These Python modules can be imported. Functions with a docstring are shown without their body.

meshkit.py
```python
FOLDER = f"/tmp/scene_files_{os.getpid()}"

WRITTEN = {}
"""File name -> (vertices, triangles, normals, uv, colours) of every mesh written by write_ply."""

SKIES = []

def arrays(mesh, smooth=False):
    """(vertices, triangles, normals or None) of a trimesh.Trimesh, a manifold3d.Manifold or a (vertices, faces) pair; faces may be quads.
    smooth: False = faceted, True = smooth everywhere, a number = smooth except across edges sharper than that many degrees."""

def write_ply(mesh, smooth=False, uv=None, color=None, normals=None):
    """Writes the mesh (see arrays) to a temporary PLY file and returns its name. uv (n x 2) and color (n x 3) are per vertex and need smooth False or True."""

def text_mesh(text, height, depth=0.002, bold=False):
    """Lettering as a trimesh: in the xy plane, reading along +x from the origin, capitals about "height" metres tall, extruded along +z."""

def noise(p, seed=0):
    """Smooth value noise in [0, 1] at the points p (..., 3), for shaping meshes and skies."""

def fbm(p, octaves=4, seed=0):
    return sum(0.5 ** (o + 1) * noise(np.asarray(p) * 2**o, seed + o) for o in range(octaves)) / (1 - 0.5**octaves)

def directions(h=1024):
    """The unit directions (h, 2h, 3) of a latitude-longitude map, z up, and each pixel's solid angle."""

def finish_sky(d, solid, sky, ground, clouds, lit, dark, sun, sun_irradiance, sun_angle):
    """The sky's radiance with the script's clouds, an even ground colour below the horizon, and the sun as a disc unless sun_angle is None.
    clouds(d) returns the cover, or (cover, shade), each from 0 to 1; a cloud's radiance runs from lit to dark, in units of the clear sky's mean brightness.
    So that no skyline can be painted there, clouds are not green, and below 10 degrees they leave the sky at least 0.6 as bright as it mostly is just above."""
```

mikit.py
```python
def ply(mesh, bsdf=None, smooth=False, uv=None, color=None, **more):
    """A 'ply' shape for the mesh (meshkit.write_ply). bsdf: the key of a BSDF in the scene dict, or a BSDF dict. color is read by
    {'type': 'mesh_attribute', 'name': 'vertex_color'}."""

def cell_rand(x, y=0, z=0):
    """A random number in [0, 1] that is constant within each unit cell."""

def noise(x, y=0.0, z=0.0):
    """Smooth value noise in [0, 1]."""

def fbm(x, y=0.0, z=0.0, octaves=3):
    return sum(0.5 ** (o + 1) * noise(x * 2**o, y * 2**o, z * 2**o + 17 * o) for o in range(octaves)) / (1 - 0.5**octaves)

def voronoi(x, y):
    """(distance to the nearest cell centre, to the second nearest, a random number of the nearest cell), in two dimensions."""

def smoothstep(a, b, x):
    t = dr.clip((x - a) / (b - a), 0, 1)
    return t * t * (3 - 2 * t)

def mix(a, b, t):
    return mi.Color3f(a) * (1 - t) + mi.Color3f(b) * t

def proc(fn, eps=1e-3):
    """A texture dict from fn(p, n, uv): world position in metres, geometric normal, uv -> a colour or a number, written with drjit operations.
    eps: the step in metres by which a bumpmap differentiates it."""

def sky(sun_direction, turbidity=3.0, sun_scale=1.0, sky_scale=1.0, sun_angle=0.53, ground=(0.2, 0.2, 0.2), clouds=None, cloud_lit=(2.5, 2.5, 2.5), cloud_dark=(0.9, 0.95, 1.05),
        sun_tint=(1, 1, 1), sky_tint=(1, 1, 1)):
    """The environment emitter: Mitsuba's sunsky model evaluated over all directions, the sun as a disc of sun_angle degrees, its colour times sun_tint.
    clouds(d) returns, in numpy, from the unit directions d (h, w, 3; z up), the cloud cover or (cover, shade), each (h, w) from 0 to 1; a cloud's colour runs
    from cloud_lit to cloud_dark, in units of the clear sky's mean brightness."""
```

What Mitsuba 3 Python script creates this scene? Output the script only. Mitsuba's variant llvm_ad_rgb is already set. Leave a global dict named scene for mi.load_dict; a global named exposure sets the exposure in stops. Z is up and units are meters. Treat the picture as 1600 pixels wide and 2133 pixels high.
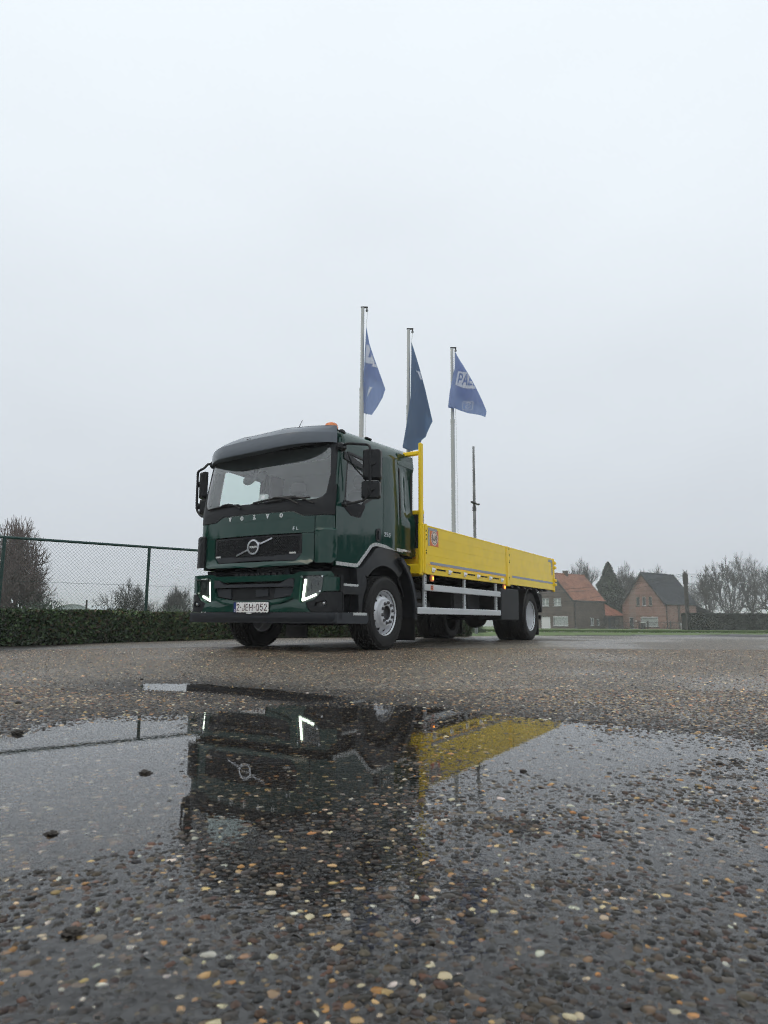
import math, random, numpy as np, trimesh, mitsuba as mi, mikit, meshkit, shapely, drjit as dr
from manifold3d import Manifold, CrossSection, FillRule
from shapely.geometry import Polygon, LineString, Point, box as sbox
from shapely import affinity
random.seed(7); RNG = np.random.default_rng(7)
scene, labels = {}, {}
TF = mi.ScalarTransform4f

# ---------------------------------------------------------------- camera, sky, haze, exposure
HC = 0.3845                                     # lens height above the tarmac under the lorry
TILT, ROLL = math.atan((1290.5 - 1066.5) / 1417), 0.0056
CUP = [-math.sin(ROLL), 0, math.cos(ROLL)]
exposure = 1.95
scene['haze_air'] = {'type': 'homogeneous', 'albedo': {'type': 'rgb', 'value': [.955, .96, .965]}, 'sigma_t': .0014}
scene['camera'] = {'type': 'thinlens', 'aperture_radius': .0013, 'focus_distance': 8.6, 'fov': math.degrees(2 * math.atan(800 / 1417)), 'fov_axis': 'x', 'near_clip': .05, 'far_clip': 5000.0,
                   'to_world': TF().look_at(origin=[0, 0, HC], target=[0, math.cos(TILT), HC + math.sin(TILT)], up=CUP), 'medium': {'type': 'ref', 'id': 'haze_air'}}


def overcast(d):
    el = np.clip(d[..., 2], 0, 1)
    n = meshkit.fbm(d * np.array([2.6, 2.6, 5.5]) + 3.1, 5, 5) - .5
    shade = 1 - np.clip((el / .72) ** .8, 0, 1) + .36 * n
    return np.ones_like(el), np.clip(shade, 0, 1)


scene['sky_light'] = mikit.sky([-.45, -.35, .82], turbidity=4, sun_scale=.1, sun_angle=30, clouds=overcast, cloud_lit=(2.34, 2.52, 2.66), cloud_dark=(1.53, 1.64, 1.80), ground=(.08, .08, .08))

# ---------------------------------------------------------------- materials


def principled(key, col, rough=.5, **k):
    c = col if isinstance(col, dict) else {'type': 'rgb', 'value': list(col)}
    scene[key] = {'type': 'twosided', 'bsdf': {'type': 'principled', 'base_color': c, 'roughness': rough, **k}}
    return key


smooth_, fb, vor, cr_, mix = mikit.smoothstep, mikit.fbm, mikit.voronoi, mikit.cell_rand, mikit.mix
VC_ = {'type': 'mesh_attribute', 'name': 'vertex_color'}


ZW = -.061                                      # the puddle's level


def tarmac_col(p, n, uv):
    f1, f2, r = vor(p.x * 52, p.y * 52)
    g1, g2, q = vor(p.x * 30 + 7, p.y * 30)
    base = mix((.062, .056, .049), (.195, .174, .148), r)
    base = dr.select(r > .9, mi.Color3f(.30, .235, .16), base)
    base = dr.select((q > .86) & (g1 < .36), mix((.26, .2, .13), (.42, .38, .3), r), base)
    base = dr.select((q < .13) & (g1 < .4), mi.Color3f(.02, .018, .017), base)
    edge = smooth_(.05, .22, f2 - f1)
    base = mix((.014, .014, .014), base, edge)
    pat = fb(p.x * .35 + 3, p.y * .5 + 9, 0, 3)
    soak = smooth_(ZW - .002, ZW + .012, p.z)                 # soaked binder is darker
    return mix(mi.Color3f(.016, .014, .012), base, soak) * (.72 + .62 * pat)


def tarmac_bump(p, n, uv):
    f1, f2, r = vor(p.x * 52, p.y * 52)
    g1, g2, q = vor(p.x * 21 + 7, p.y * 21)
    return .0042 * r * (1 - smooth_(.1, .6, f1)) + .005 * q * (1 - smooth_(.1, .55, g1))


def tarmac_rough(p, n, uv):
    return .26 + .28 * smooth_(.35, .65, fb(p.x * .6 + 1, p.y * .8 + 4, 0, 3))


scene['tarmac_mat'] = {'type': 'bumpmap', 'scale': 1.0, 'arbitrary': mikit.proc(tarmac_bump, eps=2e-3),
                       'bsdf': {'type': 'principled', 'base_color': mikit.proc(tarmac_col), 'roughness': mikit.proc(tarmac_rough), 'specular': .5}}


def field_col(p, n, uv):
    a = fb(p.x * 1.3, p.y * 1.3, 0, 4)
    return mix((.05, .085, .025), (.095, .13, .04), a)


principled('field_mat', mikit.proc(field_col), .8)
principled('gravel_mat', VC_, .26, specular=.35)
principled('leaf_mat', VC_, .38, specular=.5)
principled('twig_mat', VC_, .8)


def drips(p, n, uv):
    # rain running down the panels
    return .035 + .10 * smooth_(.45, .75, fb((p.x + p.y) * 26, (p.x - p.y) * 26, p.z * 1.6, 3))


def film(base, dust, z0):
    def fn(p, n, uv):
        w = fb(p.x * 5, p.y * 5, p.z * 4, 4)
        low = 1 - smooth_(z0 - .35, z0 + .35, p.z)
        return mix(base, dust, .10 * smooth_(.4, .7, w) + .12 * low * w)
    return fn


principled('green_paint', mikit.proc(film((.0028, .040, .029), (.06, .06, .05), .9)), mikit.proc(drips), specular=.55)
principled('yellow_paint', mikit.proc(film((.95, .66, .012), (.52, .40, .08), 1.15)), .26, specular=.3)


def plastic_col(p, n, uv):
    return mix((.010, .011, .0125), (.017, .0185, .021), fb(p.x * 6, p.y * 6, p.z * 9, 3))


principled('black_plastic', mikit.proc(plastic_col), .42, specular=.28)
principled('black_gloss', (.006, .006, .008), .3, specular=.1)
principled('grey_plastic', (.030, .034, .040), .42, specular=.3)
principled('wet_plastic', (.122, .142, .168), .28)
principled('dark_void', (.005, .005, .006), .7, specular=.15)
principled('chassis_black', (.008, .008, .009), .5, specular=.25)
principled('box_grey', (.020, .022, .023), .55, specular=.3)


def rubber_col(p, n, uv):
    return mix((.008, .008, .008), (.021, .020, .019), fb(p.x * 9, p.y * 9, p.z * 9, 3))


principled('rubber', mikit.proc(rubber_col), .6, specular=.25)
principled('wheel_silver', (.66, .67, .69), .36, metallic=.35)
principled('dark_steel', (.10, .10, .105), .4, metallic=.6)


def alu_col(p, n, uv):
    return mix((.54, .56, .57), (.66, .68, .69), fb(p.x * 3, p.y * 3, p.z * 30, 3))


principled('aluminium', mikit.proc(alu_col), .45, metallic=.25)
principled('clod', (.030, .025, .020), .7)
principled('chrome', (.8, .8, .82), .12, metallic=1.0)
principled('reflective_silver', (.52, .53, .52), .5)
principled('reflective_grey', (.33, .34, .35), .5)
principled('white_print', (.80, .81, .82), .4)
principled('plate_white', (.80, .80, .79), .35)
principled('plate_red', (.045, .008, .014), .4)
principled('plate_blue', (.01, .03, .16), .4)
principled('orange_print', (.66, .16, .07), .5)
principled('cream_print', (.74, .62, .52), .5)
principled('black_print', (.03, .02, .02), .5)
principled('interior_grey', (.62, .64, .65), .7)
principled('interior_dark', (.045, .048, .052), .7)
principled('seat_cloth', (.34, .35, .36), .8)
principled('amber_lens', (.75, .22, .06), .25, clearcoat=1.0)
principled('lens_dark', (.02, .022, .024), .15, clearcoat=1.0)
scene['glass'] = {'type': 'thindielectric', 'int_ior': 1.5, 'specular_transmittance': {'type': 'rgb', 'value': [.84, .92, .89]}}


def ripple(p, n, uv):
    # the film curls up round every stone where it is thin
    lim = 1.48 + .50 * smooth_(-.25, .5, p.x) + .25 * (fb(p.x * 3 + 5, p.y * 3 + 2, 0, 2) - .5)
    thin = 1 - smooth_(lim - .3, lim + .3, p.y)
    return (.00003 + .00034 * thin) * fb(p.x * 85, p.y * 85, 0, 2)


scene['windscreen_glass'] = {'type': 'thindielectric', 'int_ior': 1.72, 'specular_transmittance': {'type': 'rgb', 'value': [.84, .92, .89]}}
scene['water_mat'] = {'type': 'bumpmap', 'scale': 1.0, 'arbitrary': mikit.proc(ripple, eps=2e-3), 'bsdf': {'type': 'dielectric', 'int_ior': 1.33, 'ext_ior': 1.0}}
principled('pole_grey', (.52, .54, .54), .45)


def galv_col(p, n, uv):
    return mix((.16, .165, .17), (.32, .33, .34), smooth_(.35, .65, fb(p.x * 9, p.y * 9, p.z * 2.2, 3)))


principled('galvanised', mikit.proc(galv_col), .55)
principled('fence_green', (.008, .045, .038), .45)


def brick(base, alt, mortar):
    def fn(p, n, uv):
        z = p.z / .075
        row = dr.floor(z)
        h = (p.x * .78 + p.y * .62) / .22 + .5 * (row - 2 * dr.floor(row / 2))
        r = cr_(dr.floor(h), row, 4)
        fz, fh = z - row, h - dr.floor(h)
        m = (fz < .14) | (fh < .05)
        w = fb(p.x * .8, p.y * .8, p.z * .9, 3)
        return dr.select(m, mi.Color3f(mortar), mix(base, alt, r)) * (.75 + .5 * w)
    return fn


principled('brick_red', mikit.proc(brick((.20, .105, .082), (.33, .19, .15), (.26, .21, .18))), .8)
principled('brick_brown', mikit.proc(brick((.075, .055, .045), (.115, .085, .068), (.09, .075, .065))), .8)


def tile(a, b, moss):
    def fn(p, n, uv):
        r = cr_(dr.floor((p.x * .615 + p.y * .788) / .24), dr.floor(p.z / .26), 2)
        w = fb(p.x * .9, p.y * .9, p.z * .9, 3)
        return mix(mix(a, b, r), moss, smooth_(.52, .78, w) * .7)
    return fn


principled('tile_orange', mikit.proc(tile((.20, .080, .045), (.30, .125, .075), (.14, .06, .04))), .7)
principled('tile_dull', mikit.proc(tile((.24, .08, .045), (.34, .13, .08), (.08, .05, .04))), .8)
principled('tile_dark', mikit.proc(tile((.022, .026, .034), (.038, .043, .054), (.026, .03, .034))), .75, specular=.2)
principled('trim_dark', (.035, .034, .033), .6)
principled('frame_white', (.70, .71, .71), .5)
principled('frame_cream', (.42, .38, .31), .6)
principled('pane_dark', (.06, .065, .07), .12, clearcoat=1.0)
principled('curtain', (.42, .46, .45), .8)
principled('door_dark', (.03, .035, .045), .5)
principled('concrete', (.30, .30, .29), .8)
principled('wood_dark', (.055, .050, .045), .8)
principled('wire', (.02, .02, .022), .6)
principled('white_paint', (.75, .76, .76), .4)
principled('glasshouse', (.45, .50, .50), .3)
for k_, c_ in (('flag_blue', (.50, .59, .80)), ('flag_navy', (.31, .42, .58)), ('flag_white', (.62, .67, .80))):
    scene[k_] = {'type': 'twosided', 'bsdf': {'type': 'diffuse', 'reflectance': {'type': 'rgb', 'value': list(c_)}}} if k_ == 'flag_white' else \
        {'type': 'principledthin', 'base_color': {'type': 'rgb', 'value': list(c_)}, 'roughness': .7, 'diff_trans': 1.35, 'spec_trans': 0.0, 'eta': 1.3}


def lamp(key, rgb):
    return {'emitter': {'type': 'area', 'radiance': {'type': 'rgb', 'value': list(rgb)}}}


principled('led_body', (.8, .8, .75), .4)

# ---------------------------------------------------------------- helpers
_n = {}


def num(key):
    k = _n.get(key, 0); _n[key] = k + 1
    return key if k == 0 else f'{key}_{k:03d}'


def thing(name, label, category, group=None, kind=None):
    key = num(name)
    labels[key] = {'label': label, 'category': category}
    if group: labels[key]['group'] = group
    if kind: labels[key]['kind'] = kind
    return key


def put(key, mesh, mat, smooth=30, color=None, **more):
    scene[key] = mikit.ply(mesh, mat, smooth=smooth, color=color, **more)
    return key


def part(parent, name, mesh, mat, smooth=30, label=None, kind=None, color=None, **more):
    key = num(f'{parent}__{name}')
    put(key, mesh, mat, smooth, color, **more)
    if label or kind:
        labels[key] = {}
        if label: labels[key]['label'] = label
        if kind: labels[key]['kind'] = kind
    return key


def single(name, mesh, mat, label, category, group=None, kind=None, smooth=30, color=None, **more):
    k = thing(name, label, category, group, kind)
    return put(k, mesh, mat, smooth, color, **more)


cat = trimesh.util.concatenate


def TM(v, f): return trimesh.Trimesh(np.asarray(v, float), np.asarray(f), process=False)


def man2tm(m):
    a = m.to_mesh()
    return TM(a.vert_properties[:, :3], a.tri_verts)


def cbox(lo, hi, c=.01):
    lo, hi = np.minimum(lo, hi).astype(float), np.maximum(lo, hi).astype(float)
    c = min(c, .45 * (hi - lo).min())
    pts = []
    for i in (0, 1):
        for j in (0, 1):
            for k in (0, 1):
                b = np.array([(lo, hi)[i][0], (lo, hi)[j][1], (lo, hi)[k][2]]); s = np.array([1 - 2 * i, 1 - 2 * j, 1 - 2 * k])
                for a in range(3):
                    q = b + s * c; q[a] = b[a]; pts.append(q)
    return trimesh.convex.convex_hull(np.array(pts))


def rpoly(pts, r=.02):
    p = Polygon(pts)
    return p.buffer(-r).buffer(2 * r).buffer(-r) if r else p


def cs(poly):
    cont = []
    for g in getattr(poly, 'geoms', [poly]):
        if g.is_empty or g.geom_type != 'Polygon': continue
        cont.append(np.array(g.exterior.coords)[:-1]); cont += [np.array(h.coords)[:-1] for h in g.interiors]
    return CrossSection(cont, FillRule.EvenOdd)


def extr(poly, t, L=None):
    m = Manifold.extrude(cs(poly), t)
    return man2tm(m.refine_to_length(L) if L else m)


def tube(pts, r, n=8, cap=True):
    p = np.asarray(pts, float); k = len(p)
    r = np.broadcast_to(np.asarray(r, float), (k,))
    t = np.gradient(p, axis=0) if k > 2 else np.repeat((p[1] - p[0])[None], 2, 0)
    t /= np.linalg.norm(t, axis=1, keepdims=True) + 1e-12
    a = np.cross(t[0], [0, 0, 1.] if abs(t[0][2]) < .9 else [1., 0, 0]); a /= np.linalg.norm(a)
    A = []
    for i in range(k):
        a = a - t[i] * (a @ t[i]); a /= np.linalg.norm(a); A.append(a)
    A = np.array(A); B = np.cross(t, A); ang = np.arange(n) * 2 * np.pi / n
    v = p[:, None] + r[:, None, None] * (np.cos(ang)[None, :, None] * A[:, None] + np.sin(ang)[None, :, None] * B[:, None])
    i, j = np.meshgrid(np.arange(k - 1), np.arange(n), indexing='ij')
    a0, b0, c0, d0 = i * n + j, i * n + (j + 1) % n, (i + 1) * n + (j + 1) % n, (i + 1) * n + j
    f = np.vstack([np.stack([a0, b0, c0], -1).reshape(-1, 3), np.stack([a0, c0, d0], -1).reshape(-1, 3)])
    v = v.reshape(-1, 3)
    if cap:
        v = np.vstack([v, p[0], p[-1]]); m = k * n; q = np.arange(n)
        f = np.vstack([f, np.stack([(q + 1) % n, q, q * 0 + m], -1), np.stack([(k - 1) * n + q, (k - 1) * n + (q + 1) % n, q * 0 + m + 1], -1)])
    return TM(v, f)


def curve(pts, r=.05, n=5):
    """polyline with rounded corners"""
    p = [np.asarray(q, float) for q in pts]; out = [p[0]]
    for a, b, c in zip(p[:-2], p[1:-1], p[2:]):
        d1, d2 = a - b, c - b; l1, l2 = np.linalg.norm(d1), np.linalg.norm(d2); q = min(r, .45 * l1, .45 * l2)
        s, e = b + d1 / l1 * q, b + d2 / l2 * q
        for t in np.linspace(0, 1, n): out.append((1 - t) ** 2 * s + 2 * t * (1 - t) * b + t * t * e)
    out.append(p[-1])
    return np.array(out)


def mv(mesh, M):
    m = mesh.copy(); m.apply_transform(M); return m


def frame(o, ex, ey, ez):
    M = np.eye(4); M[:3, 0], M[:3, 1], M[:3, 2], M[:3, 3] = ex, ey, ez, o
    return M


def text(s, h, depth=.002, bold=True, center=True):
    m = meshkit.text_mesh(s, h, depth, bold)
    if center:
        b = m.bounds; m.apply_translation([-(b[0][0] + b[1][0]) / 2, -h / 2, 0])
    return m


def blob(r, seed, sub=2, amp=.35, sq=(1, 1, 1), fr=2.0):
    m = trimesh.creation.icosphere(sub); d = meshkit.fbm(m.vertices * fr + seed * 7.3, 3, seed) - .5
    m.vertices = m.vertices * (1 + amp * 2 * d[:, None]) * r * np.array(sq)
    return m


# ---------------------------------------------------------------- ground, tarmac, water
ZW = -.061
WET = Polygon([(-3.2, 2.1), (-1.68, 2.61), (-1.50, 2.78), (-1.48, 3.00), (-1.35, 3.18), (-1.22, 3.27), (-0.90, 3.31), (-0.73, 3.38), (-0.57, 3.73), (-0.83, 4.08), (-1.14, 4.28), (-1.49, 4.38), (-1.62, 4.62), (-1.65, 4.82),
               (-1.31, 4.84), (-0.73, 4.48), (-0.22, 4.07), (0.20, 3.64), (0.51, 3.37), (0.77, 3.22), (1.04, 3.04), (1.24, 2.90), (1.38, 2.71), (1.54, 2.52), (3.2, 1.7), (3.2, -2), (-3.2, -2)])
DEEP = Polygon([(-3, 2.2), (-1.64, 2.42), (-1.44, 2.67), (-1.29, 3.04), (-0.85, 3.16), (-0.43, 1.68), (-0.42, 1.47), (-0.54, 1.36), (-0.66, 1.26), (-0.83, 1.16), (-1.4, .8), (-3, .8)])
MID = Polygon([(-0.87, 3.20), (-0.50, 3.69), (0.01, 3.58), (0.19, 3.32), (0.16, 2.48), (0.00, 1.85), (-0.22, 1.60), (-0.45, 1.50)])
RMID = Polygon([(0.22, 3.17), (0.83, 3.02), (1.26, 2.65), (1.00, 2.12), (0.52, 1.93), (0.22, 2.17)])
STRIP = Polygon([(-1.65, 4.82), (-1.31, 4.84), (-0.73, 4.48), (-0.22, 4.07), (-.3, 3.8), (-.57, 3.8), (-0.83, 4.08), (-1.14, 4.28), (-1.49, 4.38)])


def sstep(a, b, x):
    t = np.clip((x - a) / (b - a), 0, 1); return t * t * (3 - 2 * t)


def gz(x, y):
    """height of the tarmac"""
    x, y = np.asarray(x, float), np.asarray(y, float)
    P3 = np.stack([x, y, 0 * x], -1)
    far = ZW + .012 + (-ZW - .012) * sstep(3.4, 8.6, y) - .02 * np.maximum(0, -2.2 - x) * sstep(3, 9, y) * (x > -40) - .0093 * np.clip(y - 14, 0, 115)
    far = np.where(x < -40, -.5, far)
    g = far.copy()
    near = (np.abs(x) < 4.5) & (y > -3) & (y < 7)
    if near.any():
        xs, ys = x[near], y[near]; pts = shapely.points(xs, ys)
        def sd(poly, w):
            ins = shapely.contains(poly, pts); return np.where(ins, np.clip(shapely.distance(poly.exterior, pts) / w, 0, 1), 0)
        ins = shapely.contains(WET, pts); d = shapely.distance(WET.exterior, pts)
        nz = (meshkit.fbm(P3[near] * 5.0, 3, 3) - .5)
        n2 = (meshkit.fbm(P3[near] * 16.0, 2, 8) - .5)
        dry = ZW + np.minimum(far[near] - ZW, .0005 + .02 * d) + .005 * nz + .003 * n2
        wet = ZW - np.minimum(.0015, .03 * d) - .0115 * sd(DEEP, .28) - .0085 * sd(MID, .20) - .0022 * sd(RMID, .2) - .006 * sd(STRIP, .15) + .0035 * nz + .002 * n2
        g[near] = np.where(ins, wet, dry)
    return g


def graded(a, b, step, lim, grow=1.13):
    c = list(np.arange(a, b + step, step)); s = step
    while c[-1] < lim[1]: s *= grow; c.append(c[-1] + s)
    s = step; lo = []
    while (lo[-1] if lo else c[0]) > lim[0]: s *= grow; lo.append((lo[-1] if lo else c[0]) - s)
    return np.array(lo[::-1] + c)


def sheet(xs, ys, zf, drop=0.0, keep=None):
    X, Y = np.meshgrid(xs, ys); Z = zf(X.ravel(), Y.ravel()).reshape(X.shape) - drop
    v = np.stack([X, Y, Z], -1).reshape(-1, 3); nx, ny = len(xs), len(ys)
    i, j = np.meshgrid(np.arange(ny - 1), np.arange(nx - 1), indexing='ij'); a = (i * nx + j).ravel()
    f = np.vstack([np.stack([a, a + 1, a + nx + 1], -1), np.stack([a, a + nx + 1, a + nx], -1)])
    if keep is not None:
        c = v[f].mean(1); f = f[keep(c[:, 0], c[:, 1])]
    return TM(v, f)


FD = np.array([.792, .610]); FP = np.array([-6.727, 12.0])      # the fence line


def fence_side(x, y): return (x - FP[0]) * (-FD[1]) + (y - FP[1]) * FD[0]      # > 0 beyond the fence


LOT_END = 36.0
xs = graded(-3.2, 3.4, .035, (-70, 110)); ys = graded(.2, 5.6, .035, (-40, LOT_END - 2))
ys = np.append(ys[ys < LOT_END - .5], LOT_END)
single('tarmac', sheet(xs, ys, gz, 0, lambda x, y: fence_side(x, y) < -.15), 'tarmac_mat', 'worn wet car park tarmac with exposed pebbles around the puddle', 'tarmac', kind='structure', smooth=True)


def gfield(x, y):
    r = np.hypot(x, y)
    return gz(x, y) - .012 - .09 * ((np.abs(x) < 8) & (y < 9)) - np.where(r > 400, (r - 400) * .01, 0)


single('ground', sheet(graded(-20, 80, 2.5, (-1100, 1100), 1.25), graded(-10, 60, 2.5, (-1100, 1100), 1.25), gfield), 'field_mat', 'dull green grassland beyond the car park', 'ground', kind='structure', smooth=True)
wx, wy = np.arange(-3.15, 3.16, .15), np.arange(.15, 5.2, .15)
single('puddle_water', sheet(wx, wy, lambda x, y: 0 * x + ZW), 'water_mat', 'clear shallow puddle mirroring the lorry, the fence and the grey sky', 'water', kind='structure', smooth=False)

# pebbles set in the tarmac
PAL = np.array([(.018, .016, .013), (.030, .025, .020), (.048, .038, .027), (.078, .058, .037), (.045, .024, .016), (.090, .043, .024), (.14, .092, .050), (.40, .20, .065), (.44, .30, .13), (.52, .43, .28), (.55, .51, .43), (.020, .020, .022)])
PW = np.array([.20, .20, .19, .13, .08, .05, .06, .015, .024, .022, .014, .03]); PW /= PW.sum()
_ico = trimesh.creation.icosphere(1); _ok = (_ico.vertices[_ico.faces].mean(1)[:, 2] > -.25)
ICO = TM(_ico.vertices, _ico.faces[_ok]); ICO.remove_unreferenced_vertices()


def dome(n, rings):
    v = [(0, 0, 1.)]; f = []
    for k in range(1, rings + 1):
        t = k / rings * math.pi * .56
        for j in range(n):
            a = (j + .5 * k) * 2 * math.pi / n; v.append((math.sin(t) * math.cos(a), math.sin(t) * math.sin(a), math.cos(t)))
    for j in range(n): f.append((0, 1 + j, 1 + (j + 1) % n))
    for k in range(1, rings):
        o, p = 1 + (k - 1) * n, 1 + k * n
        for j in range(n): f += [(o + j, p + j, o + (j + 1) % n), (o + (j + 1) % n, p + j, p + (j + 1) % n)]
    return np.array(v), np.array(f)


PF = PW * np.array([1, 1.2, 1.3, 1.2, .8, .8, .8, .25, .5, .7, .6, 1]); PF /= PF.sum()


def gravel(y0, y1, cell, size, base, half, hrange, lum=1.0, inner=None):
    bv, bf = base
    nx, ny = int(2 * (half(y1)) / cell) + 1, int((y1 - y0) / cell) + 1
    gx, gy = np.meshgrid(np.arange(nx), np.arange(ny))
    x = (gx.ravel() - nx / 2 + RNG.uniform(-.46, .46, nx * ny)) * cell + (gy.ravel() % 2) * cell * .5
    y = y0 + (gy.ravel() + RNG.uniform(-.46, .46, nx * ny)) * cell
    ok = (np.abs(x) < half(y)) & (RNG.random(len(x)) < .97)
    if inner: ok &= np.abs(x) >= inner(y)
    x, y = x[ok], y[ok]; n = len(x)
    a = size * np.minimum(RNG.lognormal(-.12, .34, n), 1.5); a = np.where((which_ := RNG.random(n)) < .25, a * .6, a); b = a * RNG.uniform(.6, .95, n); h = RNG.uniform(*hrange, n) * np.sqrt(a / size)
    which = RNG.choice(len(PAL), n, p=PW if lum == 1 else PF); big = (RNG.random(n) < .02) & (which < 7); a[big] *= 1.5; b[big] *= 1.5
    rot = RNG.uniform(0, 2 * np.pi, n)
    V = np.repeat(bv[None], n, 0).copy()
    V *= 1 + .34 * (meshkit.noise(bv[None] * 1.7 + RNG.uniform(0, 90, (n, 1, 3)), 2)[..., None] - .5) * 2
    V[..., 0] *= a[:, None]; V[..., 1] *= b[:, None]; c = np.maximum(h * 1.3, .25 * b); V[..., 2] *= c[:, None]
    tl = RNG.normal(0, .13, n)[:, None]; V[..., 2] += tl * V[..., 0]
    c_, s_ = np.cos(rot)[:, None], np.sin(rot)[:, None]
    X = V[..., 0] * c_ - V[..., 1] * s_ + x[:, None]; Y = V[..., 0] * s_ + V[..., 1] * c_ + y[:, None]
    Z = V[..., 2] + (gz(x, y) + h - c)[:, None]
    f = (bf[None] + (np.arange(n) * len(bv))[:, None, None]).reshape(-1, 3)
    dry = sstep(ZW + .001, ZW + .022, gz(x, y)); lm = 1 + 2.1 * dry
    col = np.where(which < 7, lm, 1 - .3 * dry)[:, None] * PAL[which]  * np.where(which < 7, RNG.lognormal(-.30, .5, n) * (1 + .35 * dry), RNG.uniform(.6, 1.1, n))[:, None] * RNG.uniform(.93, 1.07, (n, 3))
    col = np.repeat(col[:, None], len(bv), 1)
    col = col * (1 + .55 * (meshkit.noise(bv[None] * 2.3 + RNG.uniform(0, 90, (n, 1, 3)), 4)[..., None] - .5))
    return np.stack([X, Y, Z], -1).reshape(-1, 3), f, col.reshape(-1, 3)


def join_gravel(*sets):
    v, f, c, o = [], [], [], 0
    for a, b, d in sets: v.append(a); f.append(b + o); c.append(d); o += len(a)
    return TM(np.vstack(v), np.vstack(f)), np.clip(np.vstack(c), 0, 1)


half = lambda y: .60 * y + .85
wide = lambda y: .60 * y + 2.1
gm, gc = join_gravel(gravel(.74, 1.35, .0118, .0080, dome(8, 2), half, (.0010, .0044)),
                     gravel(1.35, 2.1, .0132, .0086, dome(7, 2), half, (.0010, .0045)),
                     gravel(2.1, 4.4, .0172, .0100, dome(6, 2), half, (.0013, .0048)),
                     gravel(4.4, 9.5, .030, .0132, dome(6, 1), half, (.0025, .0065), 2.3),
                     gravel(.3, 4.4, .0185, .0112, dome(6, 1), wide, (.0014, .005), inner=half))
single('gravel', gm, 'gravel_mat', 'rounded wet pebbles in brown, grey, orange and cream set in the tarmac', 'gravel', kind='stuff', smooth=True, color=gc)


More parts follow.
